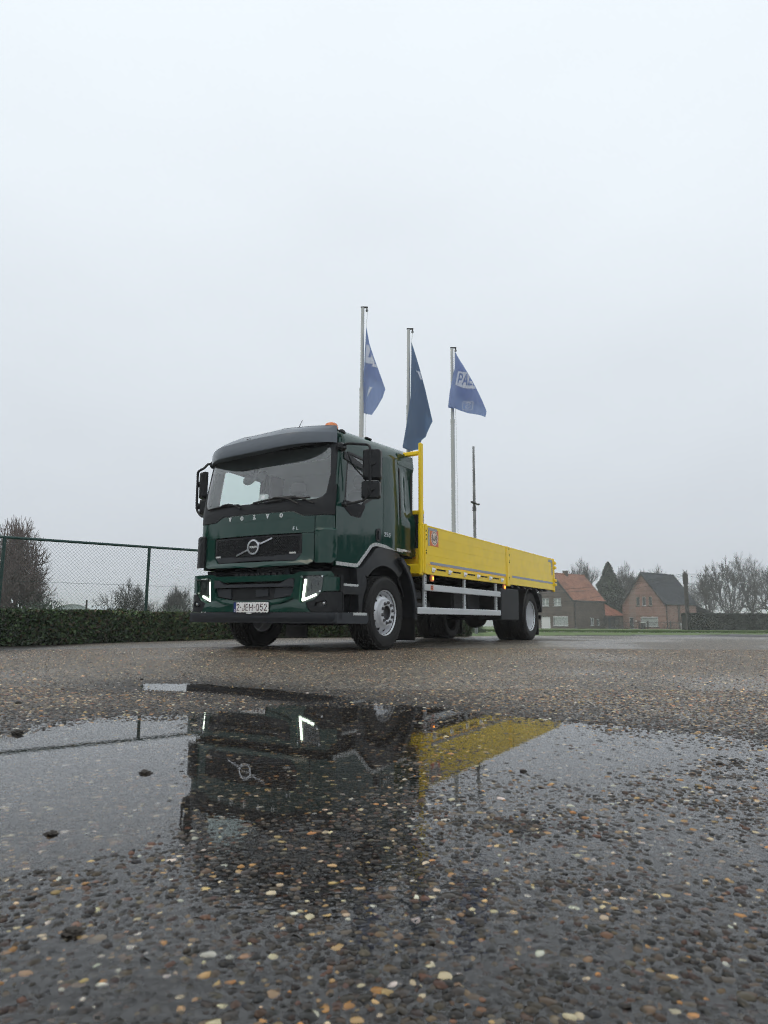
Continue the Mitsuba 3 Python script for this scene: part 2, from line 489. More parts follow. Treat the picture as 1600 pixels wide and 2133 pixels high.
CL = [(-1.847, 3.554, .022, 'small dark dirt clod on the dry tarmac left of the puddle'), (-1.413, 2.736, .030, 'flat dark dirt clod at the left edge of the puddle, below the fence reflection'),
      (-.689, 2.072, .024, 'dark clod alone in the clear sky reflection left of the lorry reflection'), (-.689, 1.504, .020, 'dark clod nearest the camera in the left of the puddle'),
      (.42, 2.125, .015, 'small dark clod in the shallow water right of the yellow reflection'), (.39, 2.241, .010, 'tiny upright dark crumb just below the yellow reflection'),
      (1.062, 2.238, .014, 'left one of two small dark clods near the right edge'), (1.119, 2.246, .014, 'right one of two small dark clods near the right edge'),
      (-.442, 1.054, .019, 'black clod among the pebbles at the lower left'), (-1.741, 5.035, .018, 'dark crumb at the far tip of the puddle left of the lorry')]
for i, (x, y, r, lb) in enumerate(CL):
    r *= .62; m = blob(r, i + 1, 3, .75, (1.15, .8, .5), 2.6); m.apply_translation([x, y, max(float(gz(np.array([x]), np.array([y]))[0]), ZW - .004) + r * .35])
    single('dirt_clod', m, 'clod', lb, 'dirt clod', 'dirt clods in and by the puddle')

# ---------------------------------------------------------------- the lorry: its own frame (u backwards, v to its right, z up)
YAW, TP = .53, np.array([.04, 8.85])
DU = np.array([math.sin(YAW), math.cos(YAW), 0]); DV = np.array([-DU[1], DU[0], 0])
TW = frame([TP[0], TP[1], 0], DU, DV, [0, 0, 1])
truck = thing('lorry', 'dark green flatbed lorry with a yellow dropside body, lit daytime lamps and silver wheels', 'lorry')
VC = 1.16


def tp(name, mesh, mat, smooth=30, parent=None, label=None, kind=None, color=None, **more):
    return part(parent or truck, name, mv(mesh, TW), mat, smooth, label, kind, color, **more)


class Perim:
    """a plan outline, symmetric about the lorry's centre line, raked above z0"""
    def __init__(s, fc, bul, wf, wc, uc, cx, cu, rake):
        pts = [(fc + bul * (w / wf) ** 2, w) for w in np.linspace(0, wf, 60)]
        p0, p2, p1 = np.array(pts[-1]), np.array([uc, wc]), np.array([cx, cu])
        for t in np.linspace(0, 1, 25)[1:]: pts.append(tuple((1 - t) ** 2 * p0 + 2 * t * (1 - t) * p1 + t * t * p2))
        for u in np.linspace(uc, 1.4, 60)[1:]: pts.append((u, wc))
        s.P = np.array(pts); s.A = np.concatenate([[0], np.cumsum(np.linalg.norm(np.diff(s.P, axis=0), axis=1))]); s.rake = rake

    def __call__(s, q, z, off=0.0):
        q, z = np.asarray(q, float), np.asarray(z, float); a, e = np.abs(q), 4e-3
        f = lambda x, k: np.interp(x, s.A, s.P[:, k])
        u, w = f(a, 0), f(a, 1)
        du, dw = f(a + e, 0) - f(np.maximum(a - e, 0), 0), f(a + e, 1) - f(np.maximum(a - e, 0), 1)
        l = np.hypot(du, dw); nu, nw = -dw / l, du / l
        t = np.clip((z - 1.72) / .9, 0, 2) * s.rake
        u2 = u + .17 * t ** 1.2 * np.clip((.3 - u) / 1.35, 0, 1) + nu * off; w2 = w * (1 - .03 * t ** 1.5) + nw * off
        return np.stack([u2, VC - np.where(q < 0, -1, 1) * w2, z + 0 * q], -1)


CAB = Perim(-1.27, .10, .93, 1.06, -1.03, -1.145, 1.05, 1)
BUM = Perim(-1.30, .10, .98, 1.165, -1.0, -1.18, 1.15, 0)


def wrap(S, mesh, bend=None):
    v = mesh.vertices; off = v[:, 2] + (bend(v[:, 0], v[:, 1]) if bend else 0)
    return TM(S(v[:, 0], v[:, 1], off), mesh.faces)


def pan(S, poly, d0, d1, L=.06, bend=None):
    m = extr(poly, d1 - d0, L); m.apply_translation([0, 0, d0])
    return wrap(S, m, bend)


def mirq(p): return affinity.scale(p, -1, 1, origin=(0, 0))


def sym(half_pts, r=.015):
    """closed polygon from its right half listed top to bottom"""
    h = [(a, b) for a, b in half_pts]
    return rpoly(h + [(-a, b) for a, b in h[::-1]], r)


# --- cab front
gap = .004
front_pts = [(0, 1.662), (.56, 1.662), (.70, 1.602), (.862, 1.600), (.862, 1.055), (.80, 1.02), (0, 1.0)]
gr_open = sym([(0, 1.392), (.70, 1.392), (.70, 1.16), (.62, 1.072), (.30, 1.072), (0, 1.072)], .012)
upper = sym([(0, 1.662), (.56, 1.662), (.70, 1.602), (.862, 1.600), (.862, 1.402), (0, 1.402)], .01)
lower = sym([(0, 1.396), (.862, 1.396), (.862, 1.055), (.80, 1.02), (0, 1.0)], .01).difference(gr_open.buffer(.004))
tp('front_panel', pan(CAB, upper, -.03, 0), 'green_paint', label='upper green front panel carrying the spaced white letters')
tp('grille_surround', pan(CAB, lower, -.03, .002, bend=lambda q, z: .03 * sstep(1.09, 1.03, z) * (np.abs(q) < 2)), 'green_paint', label='green surround of the black honeycomb grille')
tp('crease_line', pan(CAB, sym([(0, 1.582), (.58, 1.582), (.58, 1.577), (0, 1.577)], 0), 0, .004), 'green_paint')
hexes = []
for r in range(17):
    for c in range(48):
        x, z = -.70 + c * .0302 + (r % 2) * .0151, 1.118 + r * .0163
        pt = Point(x, z)
        if abs(x) < .665 and 1.15 < z < 1.372 and not Point(0, 1.256).buffer(.10).contains(pt): hexes.append(Polygon([(x + .0108 * math.cos(a), z + .0075 * math.sin(a)) for a in np.arange(6) * math.pi / 3]))
mesh_area = sym([(0, 1.386), (.694, 1.386), (.694, 1.163), (.60, 1.150), (.36, 1.150), (.31, 1.135), (0, 1.135)], .01).difference(shapely.union_all(hexes))
tp('grille', pan(CAB, mesh_area, -.022, -.006, .25), 'black_plastic', label='black honeycomb grille')
tp('grille_lip', pan(CAB, sym([(0, 1.133), (.31, 1.133), (.36, 1.148), (.60, 1.148), (.694, 1.16), (.616, 1.077), (.33, 1.077), (.28, 1.086), (0, 1.086)], .004), -.025, -.004), 'grey_plastic', label='dark lower lip of the grille with a shallow notch')
tp('grille_backing', pan(CAB, gr_open.buffer(.01), -.06, -.045), 'dark_void')
for s in (1, -1):
    c0 = rpoly([(s * .872, 1.600), (s * 1.122, 1.605), (s * 1.126, 1.06), (s * .872, 1.05)], .015)
    tp('corner_panel', pan(CAB, c0, -.03, 0, .04), 'green_paint')
    c1 = rpoly([(s * .885, 1.445), (s * 1.115, 1.452), (s * 1.118, 1.10), (s * 1.06, 1.035), (s * .885, 1.035)], .03)
    tp('wind_deflector', pan(CAB, c1, .002, .03, .04, bend=lambda q, z: .022 * sstep(.875, .93, np.abs(q)) * sstep(1.46, 1.42, z)), 'green_paint' if s > 0 else 'black_plastic', label='bulging green corner wind deflector' if s > 0 else 'black corner wind deflector on the far side')
# cowl below the windscreen
cowl = sym([(0, 1.800), (.80, 1.800), (.95, 1.815), (1.00, 1.87), (1.06, 1.87), (1.122, 1.99), (1.122, 1.612), (.872, 1.607), (.70, 1.609), (.565, 1.669), (0, 1.669)], .01)
tp('cowl', pan(CAB, cowl, -.02, .003, .04), 'black_plastic', label='black cowl panel under the windscreen')
ws = sym([(0, 2.50), (1.03, 2.50), (1.062, 2.12), (1.03, 1.86), (.95, 1.80), (.80, 1.785), (0, 1.775)], .04)
m = extr(ws, .001, .06); top = m.vertices[:, 2] > .0005; m.update_faces(top[m.faces].all(1)); m.remove_unreferenced_vertices()
tp('windscreen', wrap(CAB, TM(m.vertices * [1, 1, 0] + [0, 0, -.006], m.faces)), 'windscreen_glass', True)
tp('windscreen_band', pan(CAB, sym([(0, 2.52), (1.03, 2.52), (1.05, 2.40), (.95, 2.315), (.80, 2.295), (0, 2.275)], .02), -.02, -.012), 'interior_dark', label='dark sun band across the top of the windscreen')
ring = sym([(0, 2.56), (1.06, 2.56), (1.118, 2.16), (1.118, 1.90), (1.06, 1.86), (.98, 1.79), (.80, 1.77), (0, 1.76)], .03).difference(sym([(0, 2.47), (.99, 2.47), (1.02, 2.12), (.99, 1.87), (.93, 1.812), (.80, 1.80), (0, 1.792)], .05))
tp('windscreen_frame', pan(CAB, ring, -.03, .001, .05), 'black_plastic')
for s in (1, -1):
    pil = rpoly([(s * 1.075, 2.60), (s * 1.13, 2.60), (s * 1.13, 2.0), (s * 1.118, 1.985), (s * 1.095, 1.99)], .005)
    tp('pillar', pan(CAB, pil, -.03, .004, .05), 'green_paint')
# lettering and badges


def on(S, mesh, q, z, off): m = mesh.copy(); m.apply_translation([q, z, off]); return wrap(S, m)


def serif(ch, h):
    w = {'V': .95, 'O': .92, 'L': .82}[ch] * h; t = .12 * h
    if ch == 'O': return affinity.scale(Point(0, 0).buffer(1, 24), w / 2, h / 2).difference(affinity.scale(Point(0, 0).buffer(1, 24), w / 2 - .26 * h, h / 2 - .10 * h))
    if ch == 'L': return shapely.union_all([sbox(-w * .28, -h / 2, -w * .28 + .27 * h, h / 2), sbox(-w / 2, -h / 2, w / 2, -h / 2 + t), sbox(-w / 2, h / 2 - t, w * .18, h / 2), Polygon([(w / 2, -h / 2), (w / 2, -h * .12), (w * .4, -h * .12), (w * .2, -h / 2)])])
    return shapely.union_all([Polygon([(-w * .42, h / 2), (-w * .08, h / 2), (w * .12, -h / 2), (-w * .06, -h / 2)]), Polygon([(w * .26, h / 2), (w * .40, h / 2), (w * .10, -h / 2), (-w * .02, -h / 2)]), sbox(-w / 2, h / 2 - t, w * .02, h / 2), sbox(w * .14, h / 2 - t, w / 2, h / 2)])


for ch, q in zip('VOLVO', (-.42, -.21, -.002, .203, .405)):
    tp('letter', on(CAB, extr(serif(ch, .052), .004), q, 1.626, .001), 'white_print')
for ch, q in zip('FL', (.588, .636)):
    tp('letter', on(CAB, text(ch, .042, .004, False), q, 1.455, .001), 'chrome')
badge = extr(Point(0, 0).buffer(.093, 32).difference(Point(0, 0).buffer(.074, 32)), .02)
bk = tp('badge', on(CAB, badge, 0, 1.256, -.004), 'chrome', label='round chrome badge with a diagonal bar')
tp('disc', on(CAB, extr(Point(0, 0).buffer(.075, 32), .012), 0, 1.256, -.006), 'black_plastic', parent=bk)
for a, b in ((-1, -.095), (.095, 1)):
    P = [np.array([t * .285, t * .098]) for t in (a, b)]; P = [p if abs(t) == 1 else p / np.linalg.norm(p) * .09 for p, t in zip(P, (a, b))]
    tp('bar', on(CAB, extr(LineString(P).buffer(.0085, cap_style=2), .012, .05), 0, 1.256, -.004), 'chrome', parent=bk)
tp('arrow', on(CAB, extr(Polygon([(.060, .060), (.105, .052), (.092, .012), (.072, .03)]), .02), 0, 1.256, -.004), 'chrome', parent=bk)
for ch, q in zip('VOLVO', (-.05, -.025, 0, .025, .05)):
    tp('letter', on(CAB, extr(serif(ch, .026), .004), q, 1.256, .006), 'white_print', parent=bk)
for q, z in ((-.63, 1.158), (.575, 1.166)):
    k = tp('grille_tag', on(CAB, extr(rpoly([(-.045, -.010), (.045, -.010), (.045, .010), (-.045, .010)], .003), .006), q, z, -.006), 'reflective_silver')
# --- visor, roof, beacon, aerial
NQ = 61
qs = np.sin(np.linspace(-1, 1, NQ) * 1.35) / math.sin(1.35) * 1.045
aq = np.abs(qs)
fo = .02 + .25 * (1 - np.clip((aq - .45) / .60, 0, 1) ** 2.0)                   # how far the lip stands off the screen
prof = [(-.45, 2.735), (-.20, 2.735), (.25, 2.700), (.62, 2.650), (.84, 2.600), (.90, 2.598), (.955, 2.590), (1.0, 2.566), (1.01, 2.52), (1.0, 2.465), (.975, 2.452), (.92, 2.455), (.5, 2.475), (.0, 2.492), (-.3, 2.50)]
rows = []
for t, z in prof:
    zz = z + (.018 * (1 - (qs / 1.06) ** 2) if z > 2.59 else -.030 * (1 - (qs / .9) ** 2) * (z < 2.57) + .01) + .012 * np.exp(-((aq - .36) / .14) ** 2) * (.2 < t < .8)
    zz = zz - (zz - 2.50) * np.where(qs < 0, .26, .04) * sstep(.62, 1.05, aq) * (z > 2.5) + .045 * qs
    off = np.where(t >= 0, t * fo, t)
    zz = np.where(t < -.1, zz - .07 * (aq / 1.06) ** 8, zz)
    rows.append(CAB(qs * (1 if t >= 0 else .985), np.full(NQ, 2.6), off) * [1, 1, 0] + np.stack([0 * zz, 0 * zz, zz], -1))
V = np.array(rows); nr = len(prof); i, j = np.meshgrid(np.arange(nr), np.arange(NQ - 1), indexing='ij')
a_, b_ = i * NQ + j, ((i + 1) % nr) * NQ + j
F_ = np.vstack([np.stack([a_, a_ + 1, b_ + 1], -1).reshape(-1, 3), np.stack([a_, b_ + 1, b_], -1).reshape(-1, 3)])
ends = [[e + k * NQ for k in range(nr)] for e in (0, NQ - 1)]
for E_ in ends:
    for k in range(1, nr - 1): F_ = np.vstack([F_, [E_[0], E_[k], E_[k + 1]]])
vis = TM(V.reshape(-1, 3), F_)
vk = tp('sun_visor', vis, 'wet_plastic', 25, label='wet grey sun visor over the windscreen')
for q in (-.115, -.075):
    p = CAB(np.array([q]), np.array([2.6]), .215)[0]; tp('screw_hole', mv(blob(.014, 3, 1, 0), frame([p[0], p[1], 2.618], *np.eye(3))), 'dark_void', parent=vk)
# roof: lofted shell above z = 2.56
us = np.linspace(-1.0, 1.0, 21); rl = []
for k, ph in enumerate(np.linspace(0, math.pi / 2, 9)):
    ins, hh = .17 * (1 - math.cos(ph)), math.sin(ph); row = []
    for sgn in (1, -1):
        seq = us if sgn > 0 else us[::-1]
        for u in seq:
            w = (1.06 * .975 - ins); zt = 2.742 + .05 * (u + 1)
            uu = u + (0.09 * (1 - (u + 1)) if u < 0 else 0)
            row.append((min(uu + ins * (u < -.9), .99), VC - sgn * w, 2.545 + (zt - 2.545) * hh))
    rl.append(row)
R_ = np.array(rl); nk, nc = R_.shape[:2]; i, j = np.meshgrid(np.arange(nk - 1), np.arange(nc), indexing='ij')
a_, b_ = i * nc + j, i * nc + (j + 1) % nc
F_ = np.vstack([np.stack([a_, b_, b_ + nc], -1).reshape(-1, 3), np.stack([a_, b_ + nc, a_ + nc], -1).reshape(-1, 3)])
tpv = (nk - 1) * nc; m = len(us)
F_ = np.vstack([F_] + [[[tpv + k, tpv + k + 1, tpv + nc - 2 - k], [tpv + k, tpv + nc - 2 - k, tpv + nc - 1 - k]] for k in range(m - 1)])
tp('roof', TM(R_.reshape(-1, 3), F_), 'green_paint', 35)
bcn = trimesh.creation.revolve([(0, .075), (.05, .075), (.075, .06), (.088, .02), (.088, 0), (0, 0)], sections=24)
tp('beacon', mv(bcn, frame([-.74, .40, 2.785], *np.eye(3))), 'amber_lens', 40, label='orange beacon on the roof behind the visor')
tp('aerial', tube([(-.72, 1.02, 2.74), (-.60, .97, 3.02)], [.007, .004], 6), 'black_plastic')
tp('roof_lamp', cat([mv(blob(.05, 5, 2, .1, (1.3, .6, .7)), frame([-.80, .19, 2.70], *np.eye(3))), cbox((-.86, .17, 2.655), (-.74, .24, 2.68), .008)]), 'black_plastic', label='small dark marker lamp on the roof edge')
tp('roof_lamp', cbox((-.16, .22, 2.775), (-.03, .27, 2.80), .008), 'black_plastic')
# --- cab sides
qd = lambda u: u + 1.03 + CAB.A[83]                                     # u on the flat side -> q
for s in (1, -1):
    far = s < 0
    win = rpoly([(s * 1.285, 2.455), (s * 2.195, 2.425), (s * 2.20, 2.05), (s * 1.78, 1.835), (s * 1.66, 1.665), (s * 1.46, 1.665), (s * 1.30, 1.755)], .03)
    dr_ = rpoly([(s * 1.138, 2.56), (s * 1.30, 2.575), (s * 2.238, 2.535), (s * 2.238, 1.375), (s * 2.05, 1.36), (s * 1.96, 1.30), (s * 1.63, 1.012), (s * 1.138, 1.012)], .012).difference(win)
    d = tp('door', pan(CAB, dr_, -.04, 0, .08), 'green_paint', label='green far side door' if far else 'green near side door')
    tp('window_trim', pan(CAB, win.difference(win.buffer(-.03)), -.03, .001, .08), 'black_plastic', parent=d)
    pn = extr(win.buffer(-.02), .001, .08); pn.update_faces((pn.vertices[:, 2] > .0005)[pn.faces].all(1)); pn.remove_unreferenced_vertices()
    tp('pane', wrap(CAB, TM(pn.vertices * [1, 1, 0] + [0, 0, -.012], pn.faces)), 'glass', True, parent=d)
    if not far:
        dip = win.intersection(sbox(1.2, 1.55, 1.80, 1.80))
        tp('window_dip', pan(CAB, dip.buffer(.02), .0015, .006, .08), 'black_gloss', parent=d)
        tp('handle', pan(CAB, rpoly([(2.05, 1.545), (2.165, 1.575), (2.17, 1.395), (2.05, 1.385)], .04), .001, .012), 'black_plastic', parent=d)
        tp('handle_grip', pan(CAB, rpoly([(2.09, 1.53), (2.12, 1.535), (2.125, 1.42), (2.095, 1.42)], .01), .012, .03), 'grey_plastic', parent=d)
    rear = rpoly([(s * 2.247, 2.56), (s * 2.685, 2.62), (s * 2.685, 1.30), (s * 2.247, 1.372)], .01)
    tp('cab_side', pan(CAB, rear, -.04, 0, .08, bend=lambda q, z: .012 * np.sin(np.clip((np.abs(q) - 2.25) / .43, 0, 1) * math.pi)), 'green_paint')
    fair = rpoly([(s * 2.695, 2.72), (s * 3.16, 2.72), (s * 3.17, 2.40), (s * 3.17, 1.26), (s * 2.695, 1.29)], .02)
    ft = tp('side_fairing', pan(CAB, fair, -.04, -.004, .08, bend=lambda q, z: -.05 * sstep(2.78, 3.0, np.abs(q)) * sstep(1.78, 1.95, z) * sstep(2.55, 2.4, z)), 'green_paint')
    tp('seal', pan(CAB, rpoly([(s * 2.70, 2.50), (s * 2.735, 2.48), (s * 2.735, 1.80), (s * 2.70, 1.78)], .004), -.002, .005), 'black_plastic', parent=ft)
    tp('side_back', pan(CAB, rpoly([(s * 1.16, 1.62), (s * 3.14, 1.62), (s * 3.14, 1.29), (s * 2.02, 1.37), (s * 1.63, 1.03), (s * 1.16, 1.03)], 0), -.09, -.06, .1), 'dark_void')
    tp('side_back', pan(CAB, rpoly([(s * 2.32, 2.70), (s * 3.14, 2.70), (s * 3.14, 1.32), (s * 2.32, 1.36)], 0), -.09, -.06, .1), 'interior_dark')
for ch, q in zip('250', (2.27, 2.33, 2.39)):
    tp('letter', on(CAB, text(ch, .056, .004, False), q, 1.502, .014), 'white_print')
tp('maker_plate', pan(CAB, rpoly([(2.745, 1.352), (2.90, 1.352), (2.90, 1.322), (2.745, 1.322)], .003), -.002, .002), 'white_print')
tp('maker_plate', pan(CAB, rpoly([(2.91, 1.350), (3.02, 1.350), (3.02, 1.324), (2.91, 1.324)], .003), -.002, .002), 'reflective_grey')
# reflective sill strip in short pieces
PL = LineString([(1.145, 1.040), (1.615, 1.040), (1.955, 1.325), (2.06, 1.352), (2.80, 1.325)])
n_ = int(PL.length / .070)
for k in range(n_):
    a, b = PL.interpolate(k * .070 + .004), PL.interpolate(k * .070 + .066)
    ang = math.atan2(b.y - a.y, b.x - a.x); cxx, czz = (a.x + b.x) / 2, (a.y + b.y) / 2
    rp = affinity.translate(affinity.rotate(sbox(-.030, -.022, .030, .022), ang, (0, 0), use_radians=True), cxx, czz)
    if 0 <= cxx < 1.6 or cxx > 2.05: pass
    tp('reflector', pan(CAB, rp, .001, .006), 'reflective_silver')
# cab shell: floor, back wall, headliner, seats, dash
tp('cab_back', cbox((.955, .14, 1.25), (.985, 2.18, 2.74), .01), 'interior_dark')
tp('cab_floor', cat([cbox((-1.10, .22, 1.05), (.95, 2.10, 1.10), .01), cbox((-.62, .16, 1.36), (.95, 2.16, 1.40), .01)]), 'dark_void')
tp('back_wall', cbox((.46, .16, 1.40), (.50, 2.16, 2.62), .01), 'interior_grey')
tp('headliner', cbox((-.85, .18, 2.52), (.46, 2.14, 2.54), .005), 'interior_grey')
dash = extr(rpoly([(-1.09, 1.40), (-1.10, 1.76), (-1.00, 1.80), (-.78, 1.82), (-.68, 1.76), (-.66, 1.40)], .03), 1.86); dash = TM(dash.vertices[:, [0, 2, 1]] + [0, .23, 0], dash.faces[:, ::-1])
tp('dashboard', dash, 'interior_grey')
tp('instrument_hood', mv(blob(.28, 4, 3, 0, (.55, 1.0, .32)), frame([-.86, .62, 1.80], *np.eye(3))), 'interior_grey')
sw = trimesh.creation.torus(.22, .018, major_sections=32, minor_sections=8)
tp('steering_wheel', mv(sw, frame([-.55, .62, 1.88], [math.cos(.6), 0, math.sin(.6)], [0, 1, 0], [-math.sin(.6), 0, math.cos(.6)])), 'interior_dark')
for v in (.62, 1.75):
    st = tp('seat', cbox((-.25, v - .25, 1.45), (.25, v + .25, 1.62), .05), 'seat_cloth')
    tp('backrest', mv(cbox((-.07, -.24, 0), (.07, .24, .62), .06), frame([.26, v, 1.60], [math.cos(.2), 0, -math.sin(.2)], [0, 1, 0], [math.sin(.2), 0, math.cos(.2)])), 'seat_cloth', parent=st)
    tp('headrest', cbox((.30, v - .14, 2.22), (.42, v + .14, 2.42), .05), 'seat_cloth', parent=st)
# front mirror seen through the screen, papers behind the glass
k = tp('close_view_mirror', on(CAB, mv(blob(.115, 2, 3, 0, (1.0, .62, .18)), np.eye(4)), -.28, 2.16, -.10), 'grey_plastic')
tp('bracket', cat([on(CAB, extr(rpoly([(-.20, 2.24), (-.02, 2.26), (-.02, 2.14), (-.08, 2.12), (-.12, 2.17), (-.22, 2.15)], .02), .03), 0, 0, -.14), on(CAB, extr(rpoly([(-.20, 2.30), (-.12, 2.30), (-.12, 2.22), (-.20, 2.22)], .01), .03), 0, 0, -.10)]), 'interior_dark', parent=k)
k = tp('toll_box', on(CAB, extr(rpoly([(-.075, -.055), (.075, -.055), (.065, .05), (-.065, .05)], .02), .02), .10, 1.865, -.03), 'interior_grey')
tp('sticker', on(CAB, extr(rpoly([(-.025, -.012), (.025, -.012), (.025, .035), (-.025, .035)], .003), .004), .10, 1.865, -.0095), 'white_print', parent=k)
# wipers
for q0, z0, q1, z1 in ((-.86, 1.790, -.26, 1.800), (-.02, 1.800, .60, 1.845), (.16, 1.792, .80, 1.818)):
    a = np.linspace(0, 1, 9); pts = CAB(q0 + (q1 - q0) * a, z0 + (z1 - z0) * a + .012 * np.sin(a * math.pi), .025)
    w = tp('wiper', tube(pts, .013, 6), 'black_plastic')
    pts2 = CAB(np.linspace((q0 + q1) / 2, q1 + .05, 7), np.linspace((z0 + z1) / 2 + .02, 1.745, 7) + .035 * np.sin(np.linspace(0, 1, 7) * math.pi), .04)
    tp('arm', tube(pts2, .012, 6), 'black_plastic', parent=w)


# mirrors on looped arms
def rbox(hw, hh, d, r): return extr(sbox(-hw, -hh, hw, hh).buffer(-r).buffer(r, 6), d)


def housing(hw, hh, d, r):
    m = Manifold.hull(Manifold.extrude(cs(sbox(-hw, -hh, hw, hh).buffer(-r).buffer(r, 6)), d * .5) + Manifold.extrude(cs(sbox(-hw * .86, -hh * .9, hw * .86, hh * .9).buffer(-r).buffer(r, 6)), d).translate([0, 0, 0]))
    return man2tm(m)


for s in (1, -1):
    fv = (lambda v: v) if s > 0 else (lambda v: 2 * VC - v + .45 * max(0, .05 - v))
    lab = 'near side' if s > 0 else 'far side'
    mk = tp('mirror', tube(curve([(-.92, fv(.12), 2.475), (-.95, fv(.02), 2.50), (-.76, fv(-.17), 2.50), (-.80, fv(-.22), 2.46), (-.79, fv(-.22), 1.90), (-.80, fv(-.15), 1.80), (-.88, fv(.09), 1.76)], .07), .017, 8), 'black_plastic', label=f'black looped arm with two mirrors on the {lab}')
    tp('arm_foot', cat([cbox((-1.0, fv(.06), 2.42), (-.86, fv(.16), 2.52), .03), cbox((-.93, fv(.05), 1.735), (-.83, fv(.13), 1.785), .02)]), 'black_plastic', parent=mk)
    ey = np.array([0, 0, 1.]); ez = np.array([-.86, -.51, 0]) if s > 0 else np.array([-.74, .67, 0]); ez /= np.linalg.norm(ez); ex = np.cross(ey, ez)
    for (u, v, z, hw, hh, r) in ((-.665, -.175, 2.262, .118, .19, .035), (-.665, -.16, 1.945, .12, .108, .035)):
        h = tp('mirror_housing', mv(housing(hw, hh, .11, r), frame([u, fv(v), z], ex, ey, ez)), 'black_plastic', 40, parent=mk)
        tp('mirror_clamp', mv(trimesh.creation.cylinder(.042, .05, sections=20), frame(np.array([u, fv(v), z + .015]) + ez * .125, ex, ey, ez)), 'black_plastic', parent=mk)
    if s > 0:
        tp('cable', tube(curve([(-.86, .07, 2.42), (-.80, .03, 2.25), (-.66, -.05, 2.12), (-.60, -.10, 2.0)], .15), .009, 6), 'black_plastic', parent=mk)
        tp('door_rail', pan(CAB, rpoly([(1.19, 2.43), (1.20, 2.34), (2.0, 2.235), (2.0, 2.27), (1.40, 2.40)], .01), .002, .014, .08), 'black_plastic', parent=mk)

# --- bumper
tp('bumper_lip', pan(BUM, rpoly([(-1.24, .462), (1.245, .462), (1.245, .338), (-1.24, .338)], .02), -.10, .022, .05, bend=lambda q, z: -.035 * sstep(.40, .34, z)), 'grey_plastic', 40, label='black plastic bumper lip across the bottom')
body = sym([(0, .90), (.62, .905), (.70, .935), (1.10, .935), (1.14, .90), (1.14, .468), (0, .468)], .01)
mouth = sym([(0, .60), (.30, .605), (.58, .645), (.62, .70), (.64, .862), (.56, .862), (.45, .83), (0, .83)][::-1], .01)
lampo = rpoly([(.725, .885), (1.01, .888), (.985, .70), (.90, .62), (.735, .572), (.705, .60)], .012)
gp = rpoly([(1.022, .880), (1.215, .868), (1.215, .712), (1.0, .705)], .015)
lowc = rpoly([(.86, .468), (1.25, .468), (1.25, .700), (1.0, .694), (.905, .603), (.80, .575), (.82, .52)], .01)
cut = mouth.union(lampo.buffer(.006)).union(mirq(lampo).buffer(.006)).union(lowc.buffer(.005)).union(mirq(lowc).buffer(.005)).union(gp.buffer(.005)).union(mirq(gp).buffer(.005))
bm = tp('bumper', pan(BUM, body.difference(cut), -.05, 0, .06, bend=lambda q, z: .02 * sstep(.62, .52, z)), 'green_paint', label='green bumper around a dark mouth')
tp('mouth_bar', pan(BUM, sym([(0, .80), (.44, .80), (.56, .858), (.63, .858), (.63, .762), (0, .762)], .01), -.05, .012, .06), 'grey_plastic', parent=bm)
tp('mouth_panel', pan(BUM, sym([(0, .755), (.625, .755), (.60, .655), (.30, .612), (0, .604)], .01), -.07, -.045, .06), 'black_plastic', parent=bm)
for s in (1, -1):
    tp('mouth_inset', pan(BUM, rpoly([(s * .36, .75), (s * .61, .75), (s * .59, .66), (s * .34, .625)], .008), -.044, -.025, .06), 'grey_plastic', parent=bm)
tp('radar_cover', pan(BUM, rpoly([(.06, .735), (.25, .735), (.25, .655), (.06, .645)], .006), -.044, -.03), 'grey_plastic', parent=bm)
arc = LineString([(-.60, .635), (-.45, .575), (-.25, .548), (.25, .548), (.45, .575), (.62, .635)])
tp('mouth_lip', pan(BUM, arc.buffer(.012), .0, .03, .06), 'green_paint', parent=bm)
tp('bumper_top', pan(BUM, sym([(0, .905), (.62, .91), (.70, .94), (1.10, .94), (1.10, .93), (.70, .925), (.60, .88), (0, .88)], .004), -.30, -.03, .08), 'black_plastic', parent=bm)
tp('step_mesh', cat([BUM_ for BUM_ in [pan(BUM, rpoly([(-.28 + .085 * k, .905), (-.22 + .085 * k, .905), (-.22 + .085 * k, .93), (-.28 + .085 * k, .93)], .006), -.06, -.005) for k in range(9)]]), 'black_plastic', parent=bm, kind='stuff')
